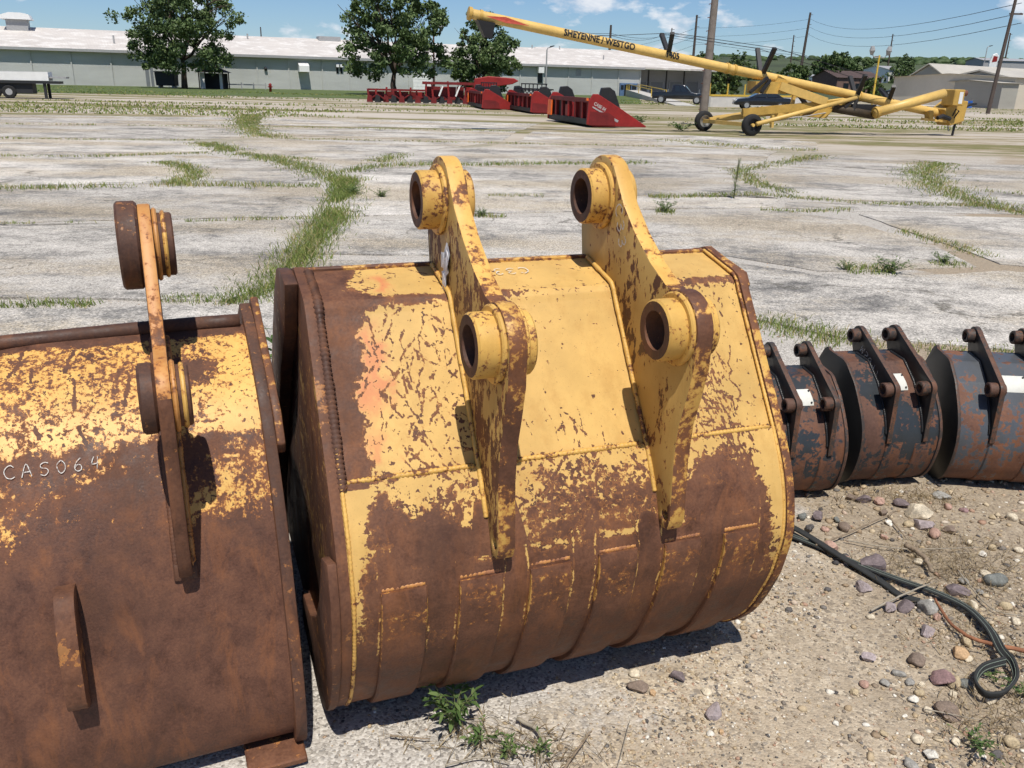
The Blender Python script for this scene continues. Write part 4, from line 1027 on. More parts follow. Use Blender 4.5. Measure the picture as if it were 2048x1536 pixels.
M_conc = plain('grey_concrete', (.45, .43, .39), .9, .2, 1); M_blue = plain('blue_trim', (.10, .17, .30), .5, .2, 2)
M_glass = plain('dark_glass', (.015, .02, .025), .08, .1, 1, spec=.6); M_red = plain('header_red', (.25, .016, .014), .5, .3, 1.5)
M_dred = plain('dull_red', (.16, .012, .012), .6, .4, 3); M_pole = plain('pole_wood', (.20, .17, .145), .9, .35, 4, bumpy=.5); M_pole2 = plain('dark_pole_wood', (.085, .065, .055), .9, .3, 3)
M_steel = plain('galvanised', (.33, .33, .33), .5, .25, 5); M_augy = plain('auger_yellow', (.64, .42, .125), .45, .22, 1.3); M_augd = plain('auger_dull_yellow', (.50, .31, .07), .55, .3, 2)
M_tyre = plain('tyre_rubber', (.018, .018, .018), .85, .3, 6); M_ylw = plain('safety_yellow', (.62, .42, .06), .6, .2, 2); M_rustp = plain('rusty_steel', (.17, .07, .045), .8, .4, 3)
M_car = plain('black_car_paint', (.012, .013, .016), .12, .1, 1, spec=.6); M_brown = plain('brown_shingle', (.075, .05, .045), .9, .3, .5); M_bark = plain('bark', (.07, .052, .04), .95, .4, 3, bumpy=.5)
M_or = plain('orange_reflector', (.8, .14, .02), .4, .1, 3); M_chrome = plain('wheel_rim', (.5, .5, .5), .3, .2, 4, metal=.7)

class Frame:
    """local frame on a vertical plane: a along, n towards the camera, z up"""
    def __init__(s, A, B):
        s.o = Vector((A.x, A.y, 0)); e = Vector((B.x - A.x, B.y - A.y, 0)); s.len = e.length; s.e = e.normalized(); s.n = Vector((s.e.y, -s.e.x, 0)); s.rz = math.atan2(s.e.y, s.e.x)
    def hit(s, x, y, off=0.0):
        d = ray(x, y); q = s.o + s.n * off - Vector((0, 0, HC)); t = q.dot(s.n) / d.dot(s.n); p = Vector((0, 0, HC)) + d * t
        return (p - s.o).dot(s.e), p.z
# local coordinates of a Frame object: x along, y = -n (away), z up

def lawn_and_roads():
    F = WF
    front = [(-120, 183), (110, 186), (250, 188.5), (500, 193), (700, 197), (800, 199.5), (1000, 204), (1285, 209)]
    def fn(a, b):
        x = -120 + a * 1405; k = max(i for i in range(len(front) - 1) if front[i][0] <= x + 1e-6); t_ = (x - front[k][0]) / (front[k + 1][0] - front[k][0]); y = front[k][1] + t_ * (front[k + 1][1] - front[k][1])
        q = G(x, y); w_ = F.o + F.e * (-26 + a * (F.len + 26)) - F.n * .5
        p = w_.lerp(q, b); p += Vector((0, mnoise.noise(Vector((a * 30, 1, 1))) * 3 * b, 0)); return (p.x, p.y, .015)
    tag(sheet('lawn', 120, 8, fn, MATS['lawn']))
    A, B = GT(1425, 206), GT(2140, 212)
    tag(sheet('road', 30, 2, lambda a, b: tuple(A.lerp(B, a) + Vector((0, -9 * b, .02))), MATS['road_dust']))
    A, B = GT(1460, 193), GT(1830, 193)
    tag(sheet('verge', 30, 2, lambda a, b: (A.lerp(B, a).x, A.lerp(B, a).y + 28 * b, terrain(math.hypot(A.lerp(B, a).x, A.lerp(B, a).y + 28 * b)) + .03), MATS['lawn']))

WA = G(229, 172); WB = P(1279, 193, 158); WF = Frame(WA, WB)
def warehouse():
    F = WF; L0 = -26.0; L1 = F.hit(1279, 170)[0]; HE = 4.5
    r = thing('warehouse', F.o, 'long pale grey metal warehouse with a weathered white roof across the background', 'warehouse', F.rz)
    spouts = [L0] + [F.hit(x, 150)[0] for x in (-10, 66, 146, 225, 300, 370, 450, 515, 578, 645, 700, 760, 818, 872, 930, 985, 1040, 1092, 1137, 1184, 1237)] + [L1]
    for a, b in zip(spouts, spouts[1:]):
        MB().box((a + .02, 0, 0), (b - .02, .3, HE)).build('wall_panel', M_wall, r)
        MB().box((b - .08, -.14, 0), (b + .08, -.005, HE - .1)).build('downspout', M_wall, r)
    MB().box((L0, .3, 0), (L1, 30, HE)).build('wall', M_wall, r)
    HR = 7.7; D = 16
    roof = MB().add([(L0 - .5, -.75, HE + .02), (L1 + .5, -.75, HE + .02), (L1 + .5, D, HR), (L0 - .5, D, HR), (L0 - .5, 2 * D + .7, HE), (L1 + .5, 2 * D + .7, HE),
                     (L0 - .5, -.75, HE + .22), (L1 + .5, -.75, HE + .22), (L1 + .5, D, HR + .2), (L0 - .5, D, HR + .2), (L0 - .5, 2 * D + .7, HE + .2), (L1 + .5, 2 * D + .7, HE + .2)],
                    [(0, 3, 2, 1), (3, 4, 5, 2), (6, 7, 8, 9), (9, 8, 11, 10), (0, 1, 7, 6), (4, 10, 11, 5), (1, 2, 8, 7), (2, 5, 11, 8), (0, 6, 9, 3), (3, 9, 10, 4)]).build('roof', M_roof, r)
    MB().box((L0 - .5, -.79, HE - .12), (L1 + .5, -.752, HE + .24)).build('gutter', M_steel, roof)
    # big ventilator near the left end
    a = F.hit(43, 60)[0] * 1.12; a = F.hit(43, 90, -14)[0]
    MB().prism([(a - 2.0, HR + 1.05), (a + 2.0, HR + 1.05), (a + 1.7, HR + 1.75), (a + .8, HR + 1.95), (a - .8, HR + 1.95), (a - 1.9, HR + 1.6)], 12.0, 15.5, 'y').build('ventilator_hood', M_white, roof)
    MB().box((a - 1.4, 12.4, HR - .6), (a + 1.4, 15, HR + 1.05)).build('ventilator_base', M_steel, roof)
    for px, h, y in ((230, 1.3, 4.5), (497, 1.0, 13), (660, .7, 15), (1208, .9, 6), (1064, .8, 15), (1119, .8, 15)):
        a = F.hit(px, 100, -y)[0]; z = HE + (HR - HE) * (y + .75) / (D + .75)
        MB().cyl((a, y, z), (a, y, z + h), .12, 8).build('vent_pipe', M_steel, roof)
    a = F.hit(658, 90, -15)[0]; MB().box((a - 1.8, 14, HR - .2), (a + 1.8, 16.5, HR + .55)).build('ridge_vent', M_steel, roof)
    # white awning and its doorway
    def at(x0, y0, x1, y1): (a, z1), (b, z0) = F.hit(x0, y0), F.hit(x1, y1); return a, b, z0, z1
    a, b, z0, z1 = at(595, 124, 616, 144)
    MB().prism([(-.02, z1), (-1.5, z1 - .5), (-1.5, z0), (-.02, z0)], a, b).build('awning', M_white, r)
    for box in ((672, 130, 677, 147), (680, 130, 685, 147)):
        a, b, z0, z1 = at(*box); w_ = MB().box((a, -.06, z0), (b, -.005, z1)).build('window', M_glass, r); MB().box((a - .05, -.5, z1 - .3), (b + .05, -.06, z1 + .1)).build('hood', M_white, w_)
    a, b, z0, z1 = at(1074, 138, 1084, 166); w_ = MB().box((a + .2, -.05, z0), (b, -.004, z1)).build('louvre', M_dark, r); MB().box((a, -.8, z1 - .6), (b, -.06, z1 + .3)).build('hood', M_white, w_)
    a, b, z0, z1 = at(1152, 138, 1162, 152); MB().box((a, -.05, z0), (b, -.004, z1)).build('louvre', M_steel, r)
    a, b, z0, z1 = at(826, 143, 863, 172); d_ = MB().box((a, -.05, 0), (b, -.004, z1)).build('roller_door', M_white, r)
    for k in range(5): MB().box((a + .05, -.075, .25 + k * (z1 - .3) / 5), (b - .05, -.052, (k + 1) * (z1 - .3) / 5 + .15)).build('door_panel', M_white, d_)
    # left panel paints the tree's shade on the wall; right is a loading door
    for (x0, x1) in ((288, 309), (398, 414)):
        a, b, z0, z1 = at(x0, 122, x1, 172); MB().box((a, -.06, 0), (b, -.005, z1)).build('door_and_shade_panel', M_gdoor_shade, r)
    a, b, z0, z1 = at(1239, 166, 1273, 191); e_ = MB().box((a, -.35, 0), (b, -.004, z1)).build('entrance_surround', M_blue, r)
    a, b, z0, z1 = at(1247, 169, 1259, 191); MB().box((a, -.42, 0), (b, -.352, z1)).build('door', M_glass, e_)
    for (x0, x1) in ((1240, 1245), (1262, 1270)):
        a, b, z0, z1 = at(x0, 170, x1, 179); MB().box((a, -.40, z0), (b, -.352, z1)).build('pane', M_glass, e_)
    for (x0, x1) in ((430, 514), (600, 612)):
        a, b, z0, z1 = at(x0, 165, x1, 172)
    a = F.hit(531, 136)[0]; z = F.hit(531, 136)[1]; MB().cyl((a, -.3, z - .25), (a, -.01, z), .22, 8).build('wall_lamp', M_dark, r)
    return r
warehouse()
lawn_and_roads()

def dock_wing():
    A = P(1277, 195, 163); B = P(1412, 198, 168); F = Frame(A, B); H = F.hit(1400, 143)[1]
    r = thing('dock_building', F.o, 'shaded grey dock building with loading doors and a wide white roof', 'warehouse', F.rz)
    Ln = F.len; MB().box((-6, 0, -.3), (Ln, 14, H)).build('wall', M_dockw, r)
    MB().add([(-14, -4.2, H + .1), (Ln + .6, -4.2, H - .05), (Ln + .6, 17, H + 3.4), (-14, 17, H + 3.5), (-14, -4.2, H + .4), (Ln + .6, -4.2, H + .25), (Ln + .6, 17, H + 3.7), (-14, 17, H + 3.8)],
             [(0, 3, 2, 1), (4, 5, 6, 7), (0, 1, 5, 4), (1, 2, 6, 5), (2, 3, 7, 6), (3, 0, 4, 7)]).build('roof', M_roof, r)
    for (x0, x1) in ((1279, 1290), (1301, 1323), (1340, 1361), (1372, 1393)):
        (a, z1), (b, z0) = F.hit(x0, 164), F.hit(x1, 189)
        d_ = MB().box((a, -.08, z0), (b, -.004, z1)).build('dock_door', M_gdoor_shade, r)
        MB().box((a - .25, -.14, z0), (a - .002, -.005, z1 + .25)).build('frame', M_dockw, d_); MB().box((b + .002, -.14, z0), (b + .25, -.005, z1 + .25)).build('frame', M_dockw, d_)
        MB().box((a - .5, -.3, -.2), (a - .3, -.005, z0 + .9)).build('dock_bumper', M_white, r); MB().box((b + .3, -.3, -.2), (b + .5, -.005, z0 + .9)).build('dock_bumper', M_white, r)
    for x in (1296, 1332, 1367): a = F.hit(x, 160)[0]; MB().box((a - .07, -.2, 0), (a + .07, -.005, H)).build('downspout', M_dark, r)
dock_wing()

def ramp_and_rails():
    A = P(1268, 196, 148); B = G(1372, 212)
    r = thing('ramp', (A.x, A.y, 0), 'pale concrete ramp with yellow railings leading up to the blue entrance', 'ramp', math.atan2(B.y - A.y, B.x - A.x)); ln = math.hypot(B.x - A.x, B.y - A.y)
    MB().prism([(-6, 0), (ln, 0), (ln, .05), (0, 1.0), (-6, 1.0)], -1.0, 1.0, 'y').build('slab', M_conc, r)
    for y in (-.9, .9):
        MB().bar((-6, y, 1.9), (0, y, 1.9), .09, .09).bar((0, y, 1.9), (ln * .6, y, 1.3), .09, .09).build('rail', M_ylw, r)
        for x in (-6, -3, 0, ln * .3, ln * .6): MB().bar((x, y, .2), (x, y, 1.95 - max(0, x) * .6 / (ln * .6)), .09, .09).build('post', M_ylw, r)
ramp_and_rails()

# ---------- trees
def leaf_mat(name, cols):
    m, t, b = new_mat(name); at = N(t, 'ShaderNodeAttribute'); at.attribute_name = 'hue'
    L(t, ramp(t, at.outputs['Fac'], cols), b.inputs['Base Color']); b.inputs['Roughness'].default_value = .6; b.inputs['Specular IOR Level'].default_value = .25
    return m
M_leaf = leaf_mat('tree_leaves', [(0, (.04, .065, .022)), (.5, (.085, .13, .045)), (1, (.15, .20, .075))])
M_leaf2 = leaf_mat('pale_tree_leaves', [(0, (.035, .055, .016)), (.5, (.075, .115, .033)), (1, (.12, .17, .05))])
def tree(base, h, wd, label, name='deciduous_tree', nleaf=9000, leaf=.32, mat=None, trunk_h=.2, seed=0, shape=1.0, group=None, crown_lo=.16, thin=0.0, bare=0, trunks=1):
    R = np.random.default_rng(seed + 100); rr = random.Random(seed)
    t = thing(name, base, label, 'tree', 0, group)
    mb = MB(); tips = []; tr = h * .024 + .06
    # limbs: recursive forks
    def grow(p, d, ln, r, lev):
        q = p + d * ln; pts = [p]; k = 4
        for i in range(1, k + 1):
            pts.append(p + d * ln * i / k + Vector((rr.gauss(0, 1), rr.gauss(0, 1), rr.gauss(0, .5))) * ln * .035)
        q = pts[-1]; mb.tube(pts, [r * (1 - .45 * i / k) for i in range(k + 1)], 7 if lev < 2 else 4)
        if lev >= 3: tips.append(q); return
        n = 3 if lev else 5
        for i in range(n):
            a = rr.uniform(0, 2 * math.pi); sp = rr.uniform(.35, .85) if lev else rr.uniform(.35, .95)
            nd = (d + Vector((math.cos(a), math.sin(a), rr.uniform(-.1, .5))) * sp * (wd / h) * 1.3).normalized()
            grow(pts[rr.choice((2, 3, 4)) if lev else 4], nd, ln * rr.uniform(.6, .85) if lev else h * rr.uniform(.22, .34), r * .5, lev + 1)
    grow(Vector((0, 0, -.1)), Vector((rr.gauss(0, .03), rr.gauss(0, .03), 1)).normalized(), h * trunk_h + .1, tr, 0)
    mb.build('trunk', M_bark, t, smooth=True)
    # crown: leaf cards in clumps through an uneven volume
    ncl = int(70 + wd * 9); C = []
    while len(C) < ncl:
        u = R.uniform(-1, 1, 3); z = (u[2] + 1) / 2
        prof = math.sin(math.pi * min(1, (z * .86 + .12))) ** .55 * (1.08 - .35 * z * shape)
        rad_ = math.hypot(u[0], u[1])
        lump = 1 + .28 * mnoise.noise(Vector((u[0] * 2.1, u[1] * 2.1, z * 3 + seed)))
        if rad_ < prof * lump and (rad_ > .28 or R.random() < .4) and mnoise.noise(Vector((u[0] * 2.6 + 7, u[1] * 2.6, z * 3.3 + seed * 2))) > -.32 + thin:
            C.append((u[0] * wd / 2, u[1] * wd / 2, h * (crown_lo + (1 - crown_lo) * z)))
    C = np.array(C); ci = R.integers(0, len(C), nleaf); csz = R.uniform(.03, .085, len(C)) * wd
    off = R.normal(0, 1, (nleaf, 3)); off /= np.linalg.norm(off, axis=1)[:, None]; off *= (R.random(nleaf) ** .45)[:, None] * csz[ci][:, None] * np.array([1.2, 1.2, .85])
    p = C[ci] + off; s_ = leaf * R.uniform(.6, 1.3, nleaf)
    a = R.normal(0, 1, (nleaf, 3)); a /= np.linalg.norm(a, axis=1)[:, None]; b = R.normal(0, 1, (nleaf, 3)); b -= a * (a * b).sum(1)[:, None]; b /= np.linalg.norm(b, axis=1)[:, None]
    V = np.stack([p - a * s_[:, None], p + b * s_[:, None] * .55, p + a * s_[:, None], p - b * s_[:, None] * .55], 1).reshape(-1, 3)
    F = np.arange(nleaf * 4).reshape(-1, 4); hue = np.clip(R.normal(.5, .2, nleaf) + (R.random(len(C)) - .5)[ci] * .5, 0, 1)
    me = bpy.data.meshes.new('crown'); me.vertices.add(len(V)); me.vertices.foreach_set('co', V.ravel().astype(np.float32)); me.loops.add(F.size); me.loops.foreach_set('vertex_index', F.ravel().astype(np.int32))
    me.polygons.add(nleaf); me.polygons.foreach_set('loop_start', (np.arange(nleaf) * 4).astype(np.int32)); me.update(calc_edges=True)
    at = me.attributes.new('hue', 'FLOAT', 'POINT'); at.data.foreach_set('value', np.repeat(hue, 4).astype(np.float32))
    link_mesh('crown', me, t, [mat or M_leaf])
    if bare:
        bb = MB()
        for i in range(bare):
            p0 = Vector((wd * .30, -wd * .1, h * rr.uniform(.55, .68))); q = p0 + Vector((wd * rr.uniform(.12, .24), rr.uniform(-1, 1), h * rr.uniform(.02, .16)))
            bb.tube([p0, p0.lerp(q, .5) + Vector((0, 0, .25)), q], [.08, .05, .02], 4)
        bb.build('bare_branch', M_bark, t)
    return t
def base_at(x, Y): # foot of something at depth Y on level ground
    p = P(x, 180, Y); return Vector((p.x, p.y, 0))
tree(base_at(370, 118), 16.0, 14.6, 'large spreading tree with thin ragged crown in front of the warehouse wall, left', nleaf=22000, leaf=.21, seed=1, trunk_h=.22, thin=.13, bare=9, crown_lo=.14)
tree(base_at(787, 107), 15.2, 12.8, 'tall dense tree between the warehouse and the red machinery', nleaf=22000, leaf=.22, seed=2, trunk_h=.16, crown_lo=.12, shape=.7)
tree(base_at(966, 112), 9.9, 9.6, 'smaller rounded tree behind the red machinery, under the auger spout', nleaf=15000, leaf=.2, seed=3, trunk_h=.16, crown_lo=.1, mat=M_leaf)
def far_tree(x0, x1, ytop, ybase, Y, label, seed, mat=None, n=3500, ground_=None, name='deciduous_tree', tl=.12):
    c = (x0 + x1) / 2; p0 = P(c, ybase, Y); z0 = terrain(Y) if ground_ is None else ground_; wd = abs(P(x1, 130, Y).x - P(x0, 130, Y).x); top = P(c, ytop, Y).z
    return tree(Vector((p0.x, p0.y, z0)), max(2.5, top - z0), wd, label, name, n, max(.25, wd * .035), mat, tl, seed, .8, 'trees beyond the lot', .06)
far_tree(1625, 1712, 100, 150, 330, 'broad dark tree mass on the hill between two power poles', 11, n=9000)
far_tree(1690, 1750, 114, 150, 345, 'lower dark tree on the right flank of the broad tree mass', 12, n=5000)
far_tree(1785, 1833, 106, 140, 360, 'lone round dark tree beyond the tan shed', 13, n=4500)
far_tree(1545, 1622, 122, 170, 210, 'mid-green tree above the middle of the auger', 14, M_leaf2, 5000)
far_tree(1655, 1682, 130, 165, 220, 'slim pale tree in front of the brown-roofed house', 15, M_leaf2, 3000)
far_tree(1725, 1768, 150, 187, 170, 'pale bushy tree at the foot of the twin lamp post', 16, M_leaf2, 4000)
far_tree(1415, 1482, 120, 188, 160, 'green lawn tree just right of the wooden utility pole', 17, M_leaf2, 6500, tl=.2)
far_tree(1375, 1438, 96, 150, 240, 'tree top showing behind the dock building roof', 18, M_leaf2, 4500)
far_tree(430, 458, 60, 90, 190, 'small tree top showing over the warehouse roof', 19, n=1800)
far_tree(1448, 1500, 98, 150, 260, 'pale tree crown behind the utility pole', 20, M_leaf2, 3500)
far_tree(1768, 1822, 128, 160, 300, 'dark shrubby tree left of the tan shed', 21, n=3500)
far_tree(1470, 1540, 132, 165, 320, 'dark tree low on the hillside behind the auger', 22, n=3500)

# ---------- poles and wires
def ladder_pole(x, ytop, Y, label, r=.2, arms=3, base=None, lean=0.0, mat=None, armw=1.6, ybase=None):
    top = P(x, ytop, Y); zb = terrain(Y) if base is None else base
    p = thing('power_pole', (top.x - lean, top.y, zb), label, 'pole', 0, 'power poles')
    h = top.z - zb
    MB().tube([(0, 0, -.3), (lean, 0, h)], [r, r * .62], 8).build('shaft', mat or M_pole2, p)
    for k in range(arms):
        z = h * (.97 - .06 * 1.0 * k * 2.2); MB().bar((lean * z / h - armw * .15, 0, z), (lean * z / h + armw * .6, 0, z), .12, .14).build('cross_arm', M_pole2, p)
    return Vector((top.x, top.y, top.z))
def wire(pts, name_label, r=.035):
    out = []
    for a, b in zip(pts, pts[1:]):
        for k in range(12):
            t_ = k / 12; q = a.lerp(b, t_); out.append(q - Vector((0, 0, (b - a).length * .012 * 4 * t_ * (1 - t_))))
    out.append(pts[-1]); o = MB().tube(out, r, 4).build('power_line', M_black); tag(o, name_label, 'wire', 'overhead power lines'); return o
p_r = ladder_pole(2046, -60, 84, 'tall dark power pole at the right edge in front of the beige wall', .2, 3, 0, .6)
p_a = ladder_pole(1621, 25, 300, 'tallest dark power pole beyond the auger, with three cross arms', .55, 3, None, 1.0)
p_b = ladder_pole(1588, 70, 420, 'thin distant power pole just left of the tallest one', .4, 4)
p_c = ladder_pole(1394, 30, 260, 'dark power pole rising behind the dock building roof', .45, 3)
p_d = ladder_pole(1786, 68, 420, 'thin distant power pole left of the tan shed', .42, 4)
p_e = ladder_pole(2021, 66, 400, 'thin distant power pole beside the white pylon sign', .42, 4)
p_f = ladder_pole(1222, 50, 230, 'dark stub pole rising over the warehouse roof under the auger', .42, 0)
p_g = ladder_pole(521, 54, 200, 'short thin pole over the warehouse roof between the trees', .2, 0)
p_h = ladder_pole(1344, 56, 330, 'thin pole behind the first black auger strut', .3, 2)
for ya, yb, nm in ((38, 6, 'topmost power line sweeping to the right edge'), (55, 26, 'second power line below the topmost on the right'), (71, 46, 'lowest power line of the three on the right')):
    wire([P(1230, ya + 60, 330), P(1392, ya + 18, 262), P(1621, ya, 300), P(2043, yb, 86)], nm, .035)
wire([P(1170, 66, 230), P(1222, 67, 230), P(1340, 68, 330)], 'upper of two short lines left of the dock poles', .05)
wire([P(1170, 69, 230), P(1222, 71, 230), P(1322, 72, 330), P(1700, 120, 330)], 'lower of two short lines left of the dock poles', .05)
wire([P(1340, 66, 330), P(1600, 106, 300), P(1690, 140, 300)], 'sloping power line crossing behind the utility pole', .05)

def utility_pole():
    b = G(1404, 252); top = P(1434, -40, b.y); r = thing('utility_pole', (b.x, b.y, 0), 'weathered grey wooden utility pole standing behind the auger wheels', 'pole')
    d = top - b; pts = [Vector((0, 0, -.4))] + [d * (k / 8) for k in range(1, 9)]
    MB().tube(pts, [.205 - .007 * k for k in range(9)], 14).build('shaft', M_pole, r, smooth=True)
    for k in range(9): MB().bar(d * (.12 + .09 * k) + Vector((-.26, -.05, 0)), d * (.12 + .09 * k) + Vector((-.17, -.1, .02)), .03, .03).build('bolt', M_rustp, r)
utility_pole()
def lamp_post(x, ytop, ybase, Y, label, kind):
    b = P(x, ybase, Y); top = P(x, ytop, Y); b.z = terrain(Y); r = thing('lamp_post', b, label, 'lamp post', 0); h = top.z - b.z
    MB().tube([(0, 0, 0), (0, 0, h)], [.13, .09], 8).build('shaft', {'rust': M_rustp, 'steel': M_steel, 'yellow': M_ylw}[kind], r)
    if kind == 'steel':
        MB().tube([(0, 0, h), (.1, 0, h + .25), (.5, 0, h + .4)], .07, 6).build('arm', M_steel, r); MB().prism([(.35, h + .3), (1.0, h + .5), (1.0, h + .62), (.4, h + .5)], -.2, .2, 'y').build('lamp_head', M_dark, r)
    else:
        for s in ((-1, 1) if kind == 'yellow' else (1,)):
            MB().tube([(0, 0, h - .2), (s * .5, 0, h - .3), (s * .9, 0, h + .1)], .05, 6).build('arm', M_steel, r)
            MB().tube([(s * .9, 0, h), (s * .95, -.1, h + .5), (s * 1.0, -.15, h + .95)], [.16, .34, .2], 8).build('lamp_head', M_steel, r)
        MB().bar((-.7, 0, h - .2), (0, 0, h - .1), .06, .06).build('bracket', M_rustp, r)
lamp_post(868, 62, 178, 112, 'rusty lamp post with one floodlight beside the second tree', 'rust')
lamp_post(1091, 100, 185, 125, 'thin grey lamp post with short curved arm in front of the warehouse', 'steel')
lamp_post(1746, 110, 195, 105, 'pale yellow lamp post with two floodlights behind the auger', 'yellow')
lamp_post(1962, 96, 160, 200, 'distant lamp post with a single round head above the shed roof', 'steel')

# ---------- auger
AF = Frame(Vector((8.25, 35.3, 0)), Vector((18.48, 38.28, 0)))
def auger():
    F = AF; r = thing('grain_auger', F.o, 'long yellow grain auger on two wheels with its spout raised to the left', 'auger', F.rz)
    def q(x, y, off=0.0): a, z = F.hit(x, y, off); return Vector((a, -off, z))
    T0, T1 = q(1897, 231), q(944, 28); ax = (T0 - T1).normalized(); R_ = .175
    tube = MB(); tube.tube([T0.lerp(T1, k / 20) for k in range(21)], R_, 20); tb = tube.build('main_tube', M_augy, r, smooth=True, auto=50)
    for f_ in (.005, .22, .50, .515, .985):
        c = T0.lerp(T1, f_); MB().ring(c - ax * .05, c + ax * .05, R_ + .03, R_ - .01, 20).build('flange', M_augd, tb, smooth=True, auto=40)
    MB().cyl(T1 + ax * -.02, T1 - ax * .14, R_ + .05, 20).build('end_cap', M_augd, tb, smooth=True, auto=40)
    s0 = T1 + ax * .45
    MB().add([s0 + Vector((-.3, -.24, -.12)), s0 + Vector((.35, -.24, -.2)), s0 + Vector((.35, .24, -.2)), s0 + Vector((-.3, .24, -.12)),
              s0 + Vector((.0, -.16, -.68)), s0 + Vector((.26, -.16, -.72)), s0 + Vector((.26, .16, -.72)), s0 + Vector((.0, .16, -.68))],
             [(0, 1, 5, 4), (1, 2, 6, 5), (2, 3, 7, 6), (3, 0, 4, 7), (0, 3, 2, 1)]).build('rubber_spout', M_black, r)
    # lettering wrapped on the tube
    def letter(txt, x, y, h, mat, name='lettering', bold=.012, wid=1.0):
        cu = bpy.data.curves.new('t', 'FONT'); cu.body = txt; cu.size = h; cu.offset = bold; cu.resolution_u = 3; to = bpy.data.objects.new('t', cu); COL.objects.link(to)
        bpy.context.view_layer.update(); me = bpy.data.meshes.new_from_object(to.evaluated_get(bpy.context.evaluated_depsgraph_get())); bpy.data.objects.remove(to)
        bm = bmesh.new(); bm.from_mesh(me); bmesh.ops.triangulate(bm, faces=bm.faces); bmesh.ops.subdivide_edges(bm, edges=bm.edges, cuts=2, use_grid_fill=True); bm.to_mesh(me); bm.free()
        p = q(x, y, R_); k = (p - T1).dot(ax)
        up = Vector((0, -1, 0)).cross(ax) * -1
        up = ax.cross(Vector((0, -1, 0))); up = up if up.z > 0 else -up
        for v in me.vertices:
            al = k + v.co.x * wid; ang = (v.co.y - h * .35) / (R_ + .014) + .25
            v.co = T1 + ax * al + (Vector((0, -1, 0)) * math.cos(ang) + up * math.sin(ang)) * (R_ + .014)
        for f_ in me.polygons: f_.flip() if False else None
        link_mesh(name, me, tb, [mat])
    letter('SHEYENNE / WESTGO', 1128, 66, .36, M_black, wid=.80)
    letter('1405', 1331, 112, .36, M_black, wid=.8)
    a0 = q(975, 38, R_ + .01); MB().add([q(972, 32, R_ + .02), q(1012, 34, R_ + .03), q(1060, 52, R_ + .02), q(1012, 46, R_ + .03)], [(0, 3, 2, 1)]).build('warning_decal', plain('decal_red', (.5, .08, .05), .5, .3, 8), tb)
    # black struts standing on the tube, with truss cables between their tips
    tips = []
    for pts in (((1337, 108), (1345, 66), (1323, 68)), ((1522, 155), (1550, 96), (1515, 97)), ((1712, 196), (1731, 150), (1700, 153)), ((1778, 200), (1788, 172), (1760, 178))):
        f0 = q(*pts[0]); s = MB(); ta = q(pts[1][0], pts[1][1], .7); tb_ = q(pts[2][0], pts[2][1], -.7)
        s.bar(f0, ta, .16, .12).build('strut', M_black, r); MB().bar(f0, tb_, .16, .12).build('strut', M_black, r); tips.append((ta, tb_))
    for (a, b), (c, d) in zip(tips[:3], tips[1:3]):
        MB().tube([a, c], .011, 5).tube([b, d], .011, 5).build('truss_cable', M_black, r)
    e = q(1130, 75); MB().tube([tips[0][0], e], .01, 4).tube([tips[2][0], q(1795, 205)], .01, 4).build('truss_cable', M_black, r)
    for pts in (((1535, 155), (1500, 185)), ((1540, 160), (1522, 185)), ((1712, 196), (1688, 215)), ((1714, 198), (1706, 222))): MB().bar(q(*pts[0], .35), q(*pts[1], .5), .12, .1).build('strut', M_black, r)
    MB().box((q(1505, 150).x, -.32, q(1520, 160).z - .5), (q(1565, 165).x, .32, q(1520, 160).z - .05)).build('saddle', M_augd, r)
    MB().bar(q(1545, 163), q(1565, 175), .5, .5).build('saddle', M_augd, r)
    MB().bar(q(1560, 172, .35), q(1652, 204, .35), .14, .32).bar(q(1560, 172, -.35), q(1652, 204, -.35), .14, .32).build('track', M_augy, r)
    # wheels and undercarriage
    for (x, y, off) in ((1501, 253, 1), (1406, 247, -1)):
        w = G(x, 272 if off > 0 else 262); lp = Vector(((w - F.o).dot(F.e), -(w - F.o).dot(F.n), .40))
        tr = []
        for k, (ry, rr) in enumerate(((-.13, .24), (-.13, .34), (-.10, .385), (-.04, .405), (.04, .405), (.10, .385), (.13, .34), (.13, .24))): tr.append((ry, rr))
        mb = MB(); n = 32; vs = []; fs = []
        for (ry, rr) in tr:
            for j in range(n): t_ = 2 * math.pi * j / n; vs.append((lp.x + rr * math.cos(t_), lp.y + ry, lp.z + rr * math.sin(t_)))
        for i in range(len(tr) - 1):
            for j in range(n): fs.append((i * n + j, i * n + (j + 1) % n, (i + 1) * n + (j + 1) % n, (i + 1) * n + j))
        mb.add(vs, fs); wh = mb.build('tyre', M_tyre, r, smooth=True)
        MB().ring((lp.x, lp.y - .10, lp.z), (lp.x, lp.y + .10, lp.z), .25, .20, 24).cyl((lp.x, lp.y - .03, lp.z), (lp.x, lp.y + .03, lp.z), .21, 20).build('rim', M_black if off > 0 else M_chrome, wh, smooth=True, auto=40)
        MB().cyl((lp.x, lp.y - .14, lp.z), (lp.x, lp.y + .14, lp.z), .06, 12).build('hub', M_augy, wh)
        if off > 0: wn = lp
        else: wf = lp
    MB().bar(wn, wf, .14, .14).build('axle', M_augy, r)
    j = q(1712, 195)
    for wq, o in ((wn, .35), (wf, -.35)):
        st = wq + Vector((.1, -.2 if o > 0 else .2, .05)); MB().tube([st, q(1712, 196, o)], .085, 8).build('lift_arm', M_augy, r, smooth=True)
        MB().tube([st, q(1655, 225, o)], .02, 4).build('brace_wire', M_steel, r)
    MB().bar(wf.lerp(wn, .12) + Vector((0, 0, .05)), q(1690, 210, 0), .16, .2).build('frame_beam', M_augy, r)
